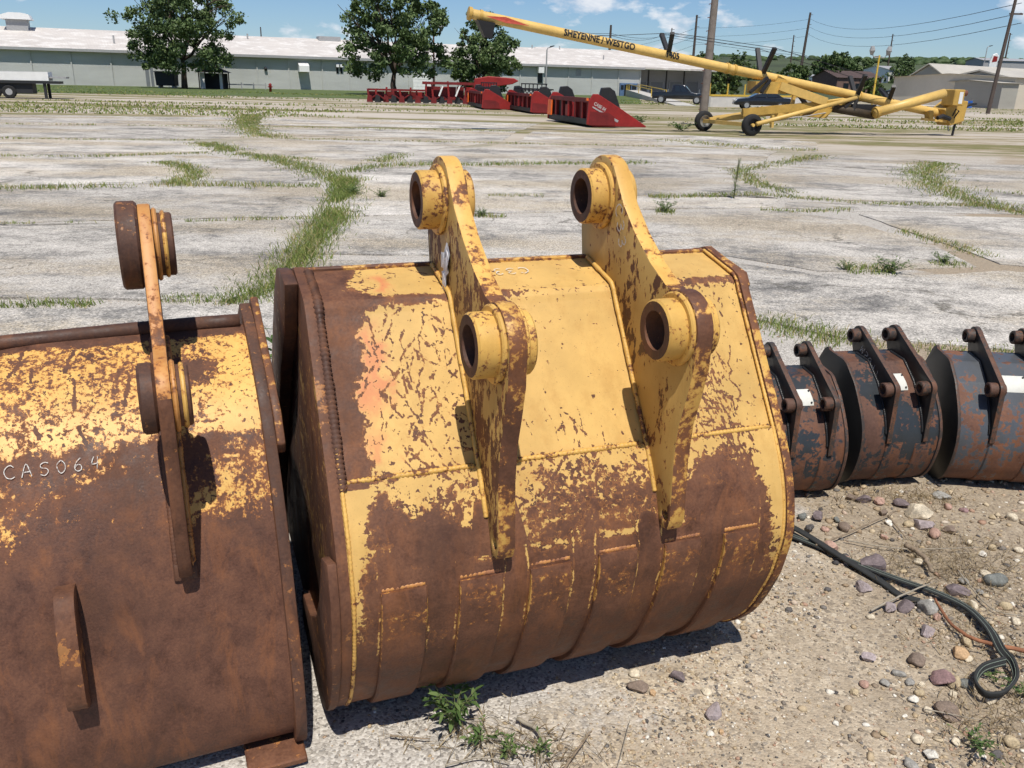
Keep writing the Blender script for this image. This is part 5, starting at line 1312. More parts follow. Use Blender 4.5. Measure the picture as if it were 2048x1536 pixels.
    MB().bar(q(1485, 225, .2), q(1700, 205, .3), .14, .3).build('frame_beam', M_augd, r); MB().bar(q(1545, 232, -.4), q(1690, 215, -.4), .14, .22).build('frame_beam', M_augy, r)
    MB().bar(q(1582, 225), q(1588, 190), .12, .12).build('frame_post', M_augy, r); MB().bar(q(1543, 255, .9), q(1545, 230, .9), .14, .1).build('frame_post', M_augy, r)
    MB().bar(q(1600, 192), q(1618, 218), .14, .14).build('frame_post', M_black, r)
    MB().prism([(q(1610, 232).x, q(1610, 232).z), (q(1630, 222).x, q(1630, 222).z + .1), (q(1655, 222).x, q(1655, 222).z + .1), (q(1640, 236).x, q(1640, 236).z)], -.4, .4, 'y').build('frame_plate', M_augd, r)
    # lower drive tube and swing-out hopper tube
    MB().tube([q(1665, 216, .4), q(1748, 231, .4)], .16, 12).build('drive_tube', plain('grimy_black', (.05, .035, .02), .7, .5, 4), r, smooth=True)
    MB().box((q(1670, 216).x, -.35, q(1700, 214).z - .2), (q(1740, 222).x, .3, q(1700, 214).z + .12)).build('drive_cover', M_black, r)
    MB().tube([q(1750, 226, .75), q(1888, 187, .75)], .19, 14).build('hopper_tube', M_augy, r, smooth=True)
    MB().ring(q(1750, 226, .75), q(1756, 224, .75), .23, .15, 16).build('flange', M_augd, r)
    g = q(1906, 196, .5)
    MB().box((g.x - .26, g.y - .36, g.z - .30), (g.x + .26, g.y + .36, g.z + .34)).build('gear_box', M_augd, r, bevel=.03)
    MB().box((g.x - .02, g.y - .368, g.z - .22), (g.x + .16, g.y - .361, g.z + .24)).build('label_panel', M_white, r)
    MB().cyl(g + Vector((.34, 0, .2)), g + Vector((.62, 0, .2)), .12, 10).build('drive_pulley', M_rustp, r)
    hp = q(1903, 224, .2)
    MB().prism([(hp.x - .65, hp.z + .1), (hp.x - .2, hp.z - .55), (hp.x + .45, hp.z - .35), (hp.x + .5, hp.z + .45), (hp.x - .1, hp.z + .5)], -.5, .3, 'y').build('intake_hopper', M_augd, r, bevel=.02)
    MB().bar(q(1858, 222, .3), q(1858, 238, .3), .3, .2).build('bracket', M_augd, r); MB().bar(q(1845, 238, .3), q(1920, 246, .3), .2, .1).build('tow_frame', M_augy, r)
    MB().tube([q(1912, 240, .3), Vector((q(1910, 240, .3).x, -.3, 0))], .05, 8).build('jack_leg', M_black, r); MB().bar(q(1895, 243, .3), q(1897, 262, .3), .04, .04).build('stand_rod', M_steel, r)
    MB().tube([q(1908, 240, .2), q(1922, 222, .2), q(1936, 210, .2), q(1952, 208, .2)], [.06, .07, .07, .05], 8).build('hitch_arm', M_black, r, smooth=True)
    MB().tube([q(1905, 232, .6), q(1912, 218, .7), q(1918, 222, .7), q(1908, 236, .6)], .03, 6).build('hose', M_black, r, smooth=True)
    MB().tube([q(1875, 236, .6), q(1885, 232, .6), q(1900, 238, .6)], .09, 8).build('motor', M_black, r)
auger()

# ---------- combine headers
def header(p0, rz, ln, sc, label, reel, badge=False):
    r = thing('combine_header', p0, label, 'header', rz, 'red combine headers parked in a row')   # x forward (to the right), y along the header (away), z up
    end = [(0, .12), (.05, 1.0), (.22, 1.28), (.42, 1.28), (1.35, .78), (2.55, .08), (2.55, .03), (1.3, .05), (.3, .05)]
    for y in (0, ln):
        MB().prism([(a * sc, b * sc) for a, b in end], y - .06, y + .06, 'y').build('end_panel', M_red, r, bevel=.02)
        if y == 0: MB().prism([(a * sc, b * sc) for a, b in [(.08, .1), (.12, .62), (.9, .58), (1.15, .42), (1.2, .1)]], -.075, -.062, 'y').build('lower_panel', M_dred, r)
        MB().prism([(a * sc, b * sc) for a, b in [(.5, 1.0), (.62, 1.52), (.95, 1.55), (1.18, 1.4), (1.5, .62), (1.2, .8)]], y + .08, y + .3, 'y').build('end_shield', M_black, r, bevel=.03)
    MB().box((.1 * sc, .06, .95 * sc), (.3 * sc, ln - .06, 1.12 * sc)).build('top_beam', M_dred, r); MB().box((.05 * sc, .06, .12 * sc), (.3 * sc, ln - .06, .32 * sc)).build('bottom_beam', M_dark, r)
    for k in range(1, 6):
        y = ln * k / 6
        MB().box((.08 * sc, y - .07, .3 * sc), (.24 * sc, y + .07, .96 * sc)).build('upright', M_dred, r)
    for (a, b) in ((.02, .40), (.62, .98)): MB().box((.24 * sc, ln * a + .08, .3 * sc), (.29 * sc, ln * b - .02, .95 * sc)).build('back_sheet', M_dred if a < .3 else M_dark, r)  # far sheet near-black: the shade of the open interior put into its colour
    MB().box((.04 * sc, ln * .48, .35 * sc), (.26 * sc, ln * .54, .8 * sc)).build('drive_cover', M_red, r)
    MB().prism([(-.05 * sc, .3 * sc), (-.02 * sc, .95 * sc), (.03 * sc, .95 * sc), (.02 * sc, .3 * sc)], ln - .7, ln - .1, 'y').build('warning_sign', M_or, r)
    MB().box((.3 * sc, .1, .05 * sc), (1.5 * sc, ln - .1, .18 * sc)).build('deck', M_dark, r)
    for k in range(1, 7): MB().prism([(.9 * sc, .1), (1.5 * sc, .5 * sc), (2.4 * sc, .05)], ln * k / 7 - .16, ln * k / 7 + .16, 'y').build('snout', M_red if not reel else M_dred, r)
    MB().box((-.05 * sc, -.1, 1.02 * sc), (.02 * sc, .05, 1.12 * sc)).build('marker_lamp', M_or, r)
    if reel:
        c = (1.0 * sc, 1.25 * sc)
        for k in range(5):
            a = 2 * math.pi * k / 5 + .3; MB().bar((c[0] + .42 * sc * math.cos(a), .2, c[1] + .42 * sc * math.sin(a)), (c[0] + .42 * sc * math.cos(a), ln - .2, c[1] + .42 * sc * math.sin(a)), .07, .07).build('reel_bat', M_black, r)
        for k in range(7):
            y = .3 + (ln - .6) * k / 6; m_ = MB()
            for j in range(5): a = 2 * math.pi * j / 5 + .3; m_.bar((c[0], y, c[1]), (c[0] + .42 * sc * math.cos(a), y, c[1] + .42 * sc * math.sin(a)), .05, .05)
            m_.build('reel_spider', M_black, r)
    if badge:
        cu = bpy.data.curves.new('t', 'FONT'); cu.body = 'CASE IH'; cu.size = .18; cu.offset = .006; cu.extrude = .002; to = bpy.data.objects.new('t', cu); COL.objects.link(to)
        bpy.context.view_layer.update(); me = bpy.data.meshes.new_from_object(to.evaluated_get(bpy.context.evaluated_depsgraph_get())); bpy.data.objects.remove(to)
        ca, sa = math.cos(-.48), math.sin(-.48)
        for v in me.vertices: x, z = v.co.x * .9, v.co.y; v.co = Vector((.26 + x * ca - z * sa, -.069, .93 + x * sa + z * ca))
        link_mesh('badge', me, r, [M_white])
        MB().prism([(.22, .86), (1.42, .30), (1.36, .22), (.22, .80)], -.071, -.062, 'y').build('decal_stripe', plain('grey_stripe', (.35, .33, .33), .5, .2, 3), r)
    return r
hz = math.atan2(37.8 - 36.7, 5.4 - 2.95)
header(G(1172, 255), rad(14), 6.0, 1.05, 'nearest red header with a lettered end panel, pointing right beside the auger', False, True)
header(G(1060, 228), rad(12), 7.5, 1.0, 'middle red header with black end shields and reel', True)
header(G(963, 219.5), rad(10), 8.0, 1.0, 'third red header, in front of the smaller rounded tree', True)
def cage_header(p0, rz, label):
    r = thing('combine_header', p0, label, 'header', rz, 'red combine headers parked in a row'); R = random.Random(4)
    for k in range(14):
        x = -5.0 + k * .62; y = R.uniform(-.2, .2)
        MB().bar((x, y, .1), (x + R.uniform(-.15, .15), y, R.uniform(1.1, 1.75) if k > 6 else R.uniform(.9, 1.25)), .14, .14).build('upright', M_red if k % 3 else M_dred, r)
        if k < 13: MB().bar((x, y, .25 + .4 * (k % 2)), (x + .62, y, .65 - .4 * (k % 2)), .09, .09).build('brace', M_dred, r)
        MB().box((x - .05, y + .35, .3), (x + .52, y + .42, .85 if k < 7 else 1.3)).build('back_sheet', M_dred if k % 3 else M_red, r)
        MB().prism([(x - .2, .05), (x + .25, .05), (x + .2, .5), (x - .1, .62)], y - .25, y + .5, 'y').build('row_unit', M_dark if k % 2 else M_dred, r)
    MB().box((-5.1, -.1, .9), (-.6, .15, 1.05)).build('top_beam', M_dred, r); MB().box((-.9, -.1, 1.45), (3.2, .2, 1.65)).build('top_beam', M_dred, r); MB().box((-5.1, -.05, .12), (3.2, .25, .3)).build('bottom_beam', M_dark, r)
    MB().prism([(3.1, 1.25), (3.15, 1.95), (4.2, 2.15), (6.2, 2.05), (6.6, 1.85), (6.1, 1.6), (4.4, 1.35), (3.6, .6)], -.5, .5, 'y').build('raised_snout', M_red, r, bevel=.05)
    MB().prism([(3.2, .7), (6.4, .25), (6.4, .05), (3.2, .1)], -.4, .6, 'y').build('chain_cover', M_black, r)
    for x in (.4, 1.7): MB().bar((x, -.25, .6), (x + .3, -.25, 1.35), .25, .12).build('white_bracket', M_white, r)
c = G(868, 208); cage_header((c.x, c.y, 0), rad(4), 'tangle of red header frames with a raised snout, farthest left of the red machinery')

# ---------- vehicles
def car(p0, rz, label, kind):
    r = thing('pickup_truck' if kind == 'pickup' else 'sedan', p0, label, 'truck' if kind == 'pickup' else 'car', rz)   # x forward
    if kind == 'pickup':
        body = [(-2.8, .55), (-2.85, 1.15), (-.75, 1.17), (-.45, 1.2), (.95, 1.22), (1.2, 1.16), (2.6, 1.06), (2.8, .9), (2.85, .5), (-2.8, .5)]; cab = [(-.8, 1.16), (-.7, 1.85), (-.5, 1.93), (.35, 1.92), (.6, 1.82), (1.2, 1.2)]; wx = (-1.85, 1.9); wr = .42; hw = .98
    else:
        body = [(-2.35, .35), (-2.42, .8), (-2.2, .98), (-1.3, 1.0), (.9, 1.0), (2.1, .86), (2.4, .7), (2.42, .35)]; cab = [(-1.7, .98), (-.95, 1.42), (-.6, 1.48), (.15, 1.46), (.35, 1.4), (1.15, .98)]; wx = (-1.42, 1.45); wr = .33; hw = .9
    def loft(poly, h0, ins, z0):
        n = len(poly); vs = [];
        for s, i in ((-1, 1), (-1, 0), (1, 0), (1, 1)):
            pass
        return poly
    MB().prism(body, -hw, hw, 'y').build('body', M_car, r, bevel=.07, seg=3, smooth=True, auto=30)
    zt = max(p[1] for p in cab); n = len(cab); vs = [(p[0], s * (hw - .05 - .20 * (p[1] - cab[0][1]) / (zt - cab[0][1])), p[1]) for s in (-1, 1) for p in cab]
    MB().add(vs, [tuple(range(n)), tuple(reversed(range(n, 2 * n)))] + [(i, n + i, n + (i + 1) % n, (i + 1) % n) for i in range(n)]).build('cabin', M_car, r, bevel=.04, seg=2, smooth=True, auto=30)
    # side glass, front and rear glass
    z0 = cab[0][1] + .06; z1 = zt - .12
    for s in (-1, 1):
        for (a, b) in ((.18, .50), (.54, .86)):
            def X(f, top): l = cab[0][0], cab[-1][0]; e = (cab[1][0], cab[-2][0]); lo = l[0] + (l[1] - l[0]) * f; hi = e[0] + (e[1] - e[0]) * f; return hi if top else lo
            yo = hw - .05 + .012; yi = hw - .05 - .20 * (z1 - cab[0][1]) / (zt - cab[0][1]) + .012
            MB().add([(X(a, 0), s * yo, z0), (X(b, 0), s * yo, z0), (X(b, 1), s * yi, z1), (X(a, 1), s * yi, z1)], [(0, 1, 2, 3)]).build('side_window', M_glass, r, fix=False)
    a, b = cab[-1], cab[-2]; d = Vector((.012, 0, .012))
    MB().add([Vector((a[0] - .06, -hw + .12, a[1] + .05)) + d, Vector((a[0] - .06, hw - .12, a[1] + .05)) + d, Vector((b[0] + .03, hw - .27, b[1] - .03)) + d, Vector((b[0] + .03, -hw + .27, b[1] - .03)) + d], [(0, 1, 2, 3)]).build('windscreen', M_glass, r, fix=False)
    for x in wx:
        for s in (-1, 1):
            y = s * (hw - .1)
            w_ = MB().tube([(x, y - .12, wr), (x, y - .09, wr), (x, y + .09, wr), (x, y + .12, wr)], [wr - .04, wr, wr, wr - .04], 24).build('wheel', M_tyre, r, smooth=True, auto=40)
            MB().cyl((x, y - .13, wr), (x, y + .13, wr), wr * .62, 16).build('rim', M_chrome, w_)
    for s in (-1, 1):
        MB().box((body[-2][0] - .12, s * hw * .55 - .18, .68 if kind != 'pickup' else .8), (body[-2][0] + .02, s * hw * .55 + .18, .80 if kind != 'pickup' else .98)).build('headlight', M_white, r)
        MB().box((body[0][0] - .06, s * hw * .75 - .12, .75), (body[0][0] + .03, s * hw * .75 + .12, .9)).build('tail_light', M_red, r)
    if kind == 'pickup':
        MB().box((-2.6, -hw + .14, 1.165), (-.9, hw - .14, 1.18)).build('bed_cover', M_black, r)
    MB().box((body[-2][0] - .02, -hw * .6, .38), (body[-2][0] + .09, hw * .6, .56)).build('bumper', M_steel if kind == 'pickup' else M_car, r, bevel=.02)
car(Vector((P(1357, 212, 96).x, 96, 0)), rad(-14), 'black pickup truck parked in front of the loading dock', 'pickup')
car(Vector((P(1522, 220, 79).x, 79, 0)), rad(176), 'black sedan parked on the far lot behind the auger', 'sedan')
for (x, y, lab, zz) in ((1810, 186, 'dark car parked left of the tan shed', 176), (1788, 187, 'maroon car parked beside the dark car near the tan shed', 170)):
    p = GT(x, y + 2); car(p, rad(zz), lab, 'sedan')

# ---------- buildings on the right
def shed(A, B, H, ridge, depth, label, wallm, roofm, name='shed', low=None, doors=(), found=True, over=.4):
    F = Frame(A, B); r = thing(name, Vector((A.x, A.y, A.z)), label, 'building', F.rz); Ln = F.len
    k = max(2, int(Ln / 5))
    for i in range(k): MB().box((Ln * i / k + .015, 0, .0), (Ln * (i + 1) / k - .015, .2, H)).build('wall_panel', wallm, r)
    if ridge == 'front':   # gable towards the camera
        MB().prism([(0, H), (Ln, H), (Ln / 2, H + low)], 0.02, .2, 'y').build('gable', wallm, r)
        for s in (0, 1):
            x0, x1 = (-over, Ln / 2) if s == 0 else (Ln / 2, Ln + over); z0, z1 = (H - .1, H + low + .1) if s == 0 else (H + low + .1, H - .1)
            MB().add([(x0, -over, z0), (x1, -over, z1), (x1, depth, z1), (x0, depth, z0), (x0, -over, z0 + .2), (x1, -over, z1 + .2), (x1, depth, z1 + .2), (x0, depth, z0 + .2)],
                     [(0, 3, 2, 1), (4, 5, 6, 7), (0, 1, 5, 4), (1, 2, 6, 5), (2, 3, 7, 6), (3, 0, 4, 7)]).build('roof', roofm, r)
    else:
        MB().add([(-over, -over, H), (Ln + over, -over, H), (Ln + over, depth / 2, H + low), (-over, depth / 2, H + low), (-over, depth, H), (Ln + over, depth, H)], [(0, 1, 2, 3), (3, 2, 5, 4)]).build('roof', roofm, r, fix=False)
        for x in (0, Ln - .2): MB().prism([(0, H), (depth, H), (depth / 2, H + low)], x, x + .2).build('gable', wallm, r)
    MB().box((0, .2, 0), (Ln, depth - .3, H)).build('wall', wallm, r)
    if found: MB().box((-.05, -.12, -.6), (Ln + .05, -.004, .75)).build('foundation', M_conc, r)
    for (a, b, h) in doors: MB().box((Ln * a, -.08, .0), (Ln * b, -.004, h)).build('door', M_white, r)
    return r, F
A, B = G(1883, 212), G(2016, 217); A.z = B.z = 0
zt = Frame(A, B).hit(1900, 157)[1]
shed(A, B, zt, 'front', 22, 'tan ribbed metal shed with a shallow gable behind the auger hopper', M_tan, M_troof, low=.9)
A2, B2 = G(1820, 205), G(1884, 210); B2 = A + (B2 - A2).normalized() * 0; A2.z = 0
shed(Vector((G(1823, 208).x, A.y + 1.5, 0)), Vector((A.x - .3, A.y + 1.2, 0)), Frame(A, B).hit(1850, 165)[1], 'side', 14, 'low tan lean-to joined to the left of the tan shed', M_tan, M_troof, low=.4)
A3 = Vector((P(1806, 190, 172).x, 172, 0)); B3 = Vector((P(1893, 190, 165).x, 165, 0)); F3 = Frame(A3, B3)
shed(A3, B3, F3.hit(1815, 160)[1], 'front', 60, 'large grey gabled shed with a long pale roof behind the tan shed', M_tan, M_troof, low=F3.hit(1850, 130)[1] - F3.hit(1815, 160)[1], doors=((.35, .62, 4.5),))
A4, B4 = Vector((P(2022, 205, 118).x, 118, 0)), Vector((P(2160, 205, 124).x, 124, 0)); shed(A4, B4, Frame(A4, B4).hit(2030, 155)[1], 'side', 20, 'plain beige building cut off by the right edge', M_tan2, M_troof, low=.5, found=False)
def house(x0, x1, ye, yr, Y, label, wm, rm, name='house'):
    zb = terrain(Y); a = P(x0, 150, Y); b = P(x1, 150, Y + 3); a.z = b.z = zb; F = Frame(a, b); H = P((x0 + x1) / 2, ye, Y).z - zb; lo = P((x0 + x1) / 2, yr, Y + 5).z - zb - H
    r, F = shed(a, b, max(2, H), 'side', 11, label, wm, rm, name, max(.5, lo), found=False)
    for k in range(3): MB().box((F.len * (.15 + .27 * k), -.07, H * .4), (F.len * (.15 + .27 * k) + 1.4, -.004, H * .4 + 1.2)).build('window', M_glass, r)
house(1676, 1765, 156, 142, 215, 'long brown-roofed house seen behind the auger struts', plain('brick_brown', (.16, .10, .08), .9, .3, 2), M_brown)
house(1613, 1642, 153, 146, 260, 'small white house with a grey roof left of the brown-roofed house', M_white, M_steel)
house(1776, 1806, 139, 132, 300, 'white house with a low grey roof beyond the lamp post', M_white, M_steel)
house(1962, 2100, 122, 117, 330, 'flat grey commercial building on the hill at the right', M_steel, M_steel, 'commercial_building')
# pylon sign
p = P(1976, 150, 250); zt = P(1981, 106, 250).z; s_ = thing('pylon_sign', (p.x, 250, terrain(250)), 'white pylon sign with a red emblem panel on the hill', 'sign'); h = zt - terrain(250)
MB().prism([(-1.0, 0), (1.3, 0), (1.7, h * .6), (1.9, h * .93), (1.2, h), (.2, h * .96), (-.3, h * .8)], -.3, .3, 'y').build('panel', M_white, s_, bevel=.1); MB().prism([(.15, h * .78), (1.5, h * .80), (1.55, h * .92), (.4, h * .93)], -.33, -.302, 'y').build('emblem', M_red, s_)
# low barrier wall with yellow rail beside the dock
A, B = GT(1420, 214), GT(1612, 214); F = Frame(A, B)
r = thing('retaining_wall', Vector((A.x, A.y, 0)), 'low white retaining wall with a yellow rail behind the black sedan', 'wall', F.rz)
MB().box((0, 0, -.2), (F.len, .4, .95)).build('wall', plain('white_concrete', (.6, .58, .54), .9, .15, .4), r); MB().box((0, -.03, .952), (F.len, .43, 1.12)).build('rail', M_ylw, r)
for k in range(7): MB().bar((F.len * k / 6, .2, 1.1), (F.len * k / 6, .2, 2.1), .1, .1).build('post', M_ylw, r)
# blue barrels by the shed
for k in range(5):
    p = G(1910 + k * 7, 216); o = MB().cyl((0, 0, 0), (0, 0, .9), .3, 12).ring((0, 0, .28), (0, 0, .33), .315, .29, 12).ring((0, 0, .6), (0, 0, .65), .315, .29, 12).build('barrel', plain('barrel_blue', (.03, .12, .42), .45, .2, 2)); o.location = p
    tag(o, '%s blue barrel in the row against the tan shed' % ('leftmost', 'second from the left', 'middle', 'fourth from the left', 'rightmost')[k], 'barrel', 'blue barrels by the tan shed')

# ---------- things by the left edge
def trailer():
    p = G(14, 196); r = thing('flatbed_trailer', p, 'black flatbed trailer carrying white panels at the left edge', 'trailer', rad(20))
    r.scale = (.86,) * 3
    MB().box((-4.5, -1.2, 1.1), (3.9, 1.2, 1.28)).build('deck', M_dark, r)
    MB().box((-3.9, -1.05, 1.5), (2.6, -.95, 1.95)).build('side_rail', M_steel, r)
    MB().prism([(-1.0, 1.32), (3.2, 1.32), (3.2, 1.95), (-1.0, 1.9)], -1.15, 1.1, 'y').build('white_panel', M_white, r); MB().box((3.25, -1.0, 1.5), (4.4, .9, 1.62)).build('gooseneck', M_steel, r)
    for x in (-4.2, -3.2, -1.6, -.6, .4):
        w_ = MB().tube([(x, -1.15, .48), (x, -1.1, .48), (x, -.8, .48), (x, -.75, .48)], [.42, .48, .48, .42], 20).build('wheel', M_tyre, r, smooth=True, auto=40); MB().cyl((x, -1.17, .48), (x, -.9, .48), .24, 12).build('rim', M_steel, w_)
    MB().box((2.75, -1.1, 0), (2.95, -.9, 1.1)).build('landing_leg', M_dark, r); MB().box((2.75, .9, 0), (2.95, 1.1, 1.1)).build('landing_leg', M_dark, r)
    MB().box((-4.5, -1.25, .5), (-1.2, -1.21, 1.0)).build('mud_guard', M_black, r); MB().box((-.2, -1.0, .35), (2.0, .9, 1.1)).build('tool_box', M_dark, r)
    MB().box((-4.4, -1.27, .82), (-4.1, -1.255, .92)).build('tail_light', M_red, r)
trailer()
def gazebo():
    b = base_at(430, 121); r = thing('gazebo', b, 'small dark garden gazebo against the warehouse wall', 'gazebo'); 
    for x in (-1.6, 1.6):
        for y in (-1.2, 1.2): MB().bar((x, y, 0), (x, y, 2.1), .12, .12).build('post', M_pole2, r)
    MB().add([(-2, -1.5, 2.1), (2, -1.5, 2.1), (2, 1.5, 2.1), (-2, 1.5, 2.1), (-.3, 0, 2.9), (.3, 0, 2.9)], [(0, 1, 5, 4), (1, 2, 5), (2, 3, 4, 5), (3, 0, 4), (0, 3, 2, 1)]).build('roof', M_brown, r)
    MB().box((-1.5, -1.1, 0), (-.9, -1.0, 2.0)).build('curtain', M_white, r); MB().box((1.1, -1.1, 0), (1.5, -1.0, 2.0)).build('curtain', M_white, r); MB().box((-1.5, 1.0, 0), (1.5, 1.1, 2.0)).build('back_screen', M_dark, r)
    b = base_at(336, 120); r = thing('dumpster', b, 'dark box-shaped bin under the spreading tree', 'bin'); MB().prism([(-1.2, .3), (1.2, .3), (1.3, 2.0), (-1.3, 2.0)], -.8, .8, 'y').build('bin_body', M_dark, r, bevel=.05); MB().box((-1.35, -.85, 2.0), (1.35, .85, 2.1)).build('lid', M_black, r)
    for x in (-.9, .9): MB().box((x - .1, -.6, 0), (x + .1, .6, .3)).build('foot', M_steel, r)
    b = base_at(541, 108); r = thing('fire_hydrant', b, 'red fire hydrant on the lawn in front of the warehouse', 'hydrant'); MB().tube([(0, 0, 0), (0, 0, .7), (0, 0, .85), (0, 0, 1.0)], [.16, .15, .2, .06], 10).build('barrel', M_red, r, smooth=True); MB().cyl((-.25, 0, .6), (.25, 0, .6), .08, 8).build('nozzle', M_red, r)
    f = thing('rail_fence', base_at(480, 124), 'low grey rail fence beside the gazebo', 'fence', WF.rz)
    MB().box((-3.0, -.04, .55), (3.6, .04, .7)).build('rail', M_steel, f)
    for k in range(5): MB().box((-3 + k * 1.6, -.05, 0), (-2.88 + k * 1.6, .05, .9)).build('post', M_steel, f)
gazebo()
# ================================================================== SMALL THINGS ON THE GROUND
def ico(sub):
    bm = bmesh.new(); bmesh.ops.create_icosphere(bm, subdivisions=sub, radius=1.0)
    v = np.array([x.co[:] for x in bm.verts]); f = np.array([[q.index for q in x.verts] for x in bm.faces]); bm.free(); return v, f
def mesh_np(name, V, F, mats, attrs=None, parent=None, smooth_=False):
    me = bpy.data.meshes.new(name); k = F.shape[1]; me.vertices.add(len(V)); me.vertices.foreach_set('co', V.ravel().astype(np.float32)); me.loops.add(F.size); me.loops.foreach_set('vertex_index', F.ravel().astype(np.int32))
    me.polygons.add(len(F)); me.polygons.foreach_set('loop_start', (np.arange(len(F)) * k).astype(np.int32)); me.update(calc_edges=True)
    for n_, a in (attrs or {}).items(): at = me.attributes.new(n_, 'FLOAT', 'POINT'); at.data.foreach_set('value', a.astype(np.float32))
    return link_mesh(name, me, parent, mats, smooth_)
m, t, b_ = new_mat('pebbles'); at = N(t, 'ShaderNodeAttribute'); at.attribute_name = 'hue'
pc = ramp(t, at.outputs['Fac'], [(0, (.06, .055, .055)), (.14, (.17, .155, .14)), (.3, (.30, .22, .14)), (.5, (.43, .33, .205)), (.68, (.50, .41, .28)), (.82, (.36, .22, .15)), (.92, (.62, .56, .45)), (1, (.70, .66, .58))])
L(t, mixc(t, .35, pc, ramp(t, noise(t, N(t, 'ShaderNodeTexCoord').outputs['Object'], 160, 3, .6), [(.3, .45), (.7, 1.3)]), 'MULTIPLY'), b_.inputs['Base Color']); b_.inputs['Roughness'].default_value = .8; b_.inputs['Specular IOR Level'].default_value = .25

def pebbles(n, xr, yr, smin, smax, seed, dens=None, name='gravel', label='loose tan and grey gravel spread over the ground beside the buckets'):
    R = np.random.default_rng(seed); V0, F0 = ico(1)
    x = R.uniform(*xr, n); y = R.uniform(*yr, n)
    # only where the camera can see, thinner on bare concrete
    d = fbm(x * 2.3, y * 2.3, 4, 91); pr = smooth(.30, .6, d) * .8 + .2
    if dens is not None: pr = pr * dens(x, y)
    k = R.random(n) < pr; x, y = x[k], y[k]; n = len(x)
    s = smin + (smax - smin) * R.random(n) ** 3.2; sc = s[:, None] * R.uniform(.62, 1.25, (n, 3)) * np.array([1, 1, .62])
    jit = 1 + R.uniform(-.34, .3, (n, len(V0)))
    P0 = V0[None] * jit[..., None] * sc[:, None, :]; a = R.uniform(0, 6.28, n); ca, sa = np.cos(a), np.sin(a)
    X = P0[..., 0] * ca[:, None] - P0[..., 1] * sa[:, None]; Y = P0[..., 0] * sa[:, None] + P0[..., 1] * ca[:, None]; Z = P0[..., 2]
    gz = np.array([near_z(float(q), float(w_)) for q, w_ in zip(x, y)])
    V = np.stack([X + x[:, None], Y + y[:, None], Z + (gz + s * .22)[:, None]], -1).reshape(-1, 3); F = (F0[None] + (np.arange(n) * len(V0))[:, None, None]).reshape(-1, 3)
    hue = np.clip(R.random(n), 0, 1); return V, F, np.repeat(hue, len(V0))
def cm_np(x, y): return smooth(.45, -.25, -1.2 * x + .7 * y - .85)
gs = [pebbles(60000, (-.5, 2.4), (1.55, 4.2), .0024, .0075, 1, lambda x, y: (.12 + .88 * cm_np(x, y)) * smooth(2.9, 1.8, y) ** .3),
      pebbles(8500, (-.6, 2.6), (1.55, 4.6), .005, .017, 2, lambda x, y: .03 + .97 * cm_np(x, y) * smooth(.3, 1.35, x)),
      pebbles(7000, (-3.5, 5.0), (4.0, 9.0), .004, .012, 3, lambda x, y: .5 + 0 * x)]
o = 0; VV = []; FF = []; HH = []
for V, F, H in gs: VV.append(V); FF.append(F + o); HH.append(H); o += len(V)
g_ = mesh_np('gravel', np.concatenate(VV), np.concatenate(FF), [MATS['pebbles']], {'hue': np.concatenate(HH)}, None, True); tag(g_, 'loose tan and grey gravel spread over the ground beside the buckets', 'gravel', kind='stuff')

# ---------- single stones
STONE = {'cream': (.58, .50, .37), 'white': (.62, .58, .50), 'lilac': (.32, .265, .26), 'purple': (.155, .12, .12), 'maroon': (.23, .14, .135), 'brown': (.19, .14, .105), 'pink': (.40, .25, .19),
         'grey': (.28, .265, .235), 'slate': (.15, .155, .14), 'tan': (.43, .34, .21), 'dark': (.10, .09, .085), 'orange': (.43, .28, .15)}
def stone_mat(c):
    nm = 'stone_' + c
    if nm in MATS: return MATS[nm]
    m, t, b = new_mat(nm); v = N(t, 'ShaderNodeTexCoord').outputs['Object']; col = STONE[c]
    s = mathn(t, 'ADD', mathn(t, 'MULTIPLY', noise(t, v, 38, 6, .7), .6), mathn(t, 'MULTIPLY', noise(t, v, 190, 3, .6), .4))
    c1 = ramp(t, s, [(.34, tuple(q * .55 for q in col)), (.5, col), (.66, tuple(min(1, q * 1.45 + .02) for q in col))])
    L(t, c1, b.inputs['Base Color']); b.inputs['Roughness'].default_value = .8; bump(t, b, s, .6, .004); return m
IC3 = ico(3); IC2 = ico(2)
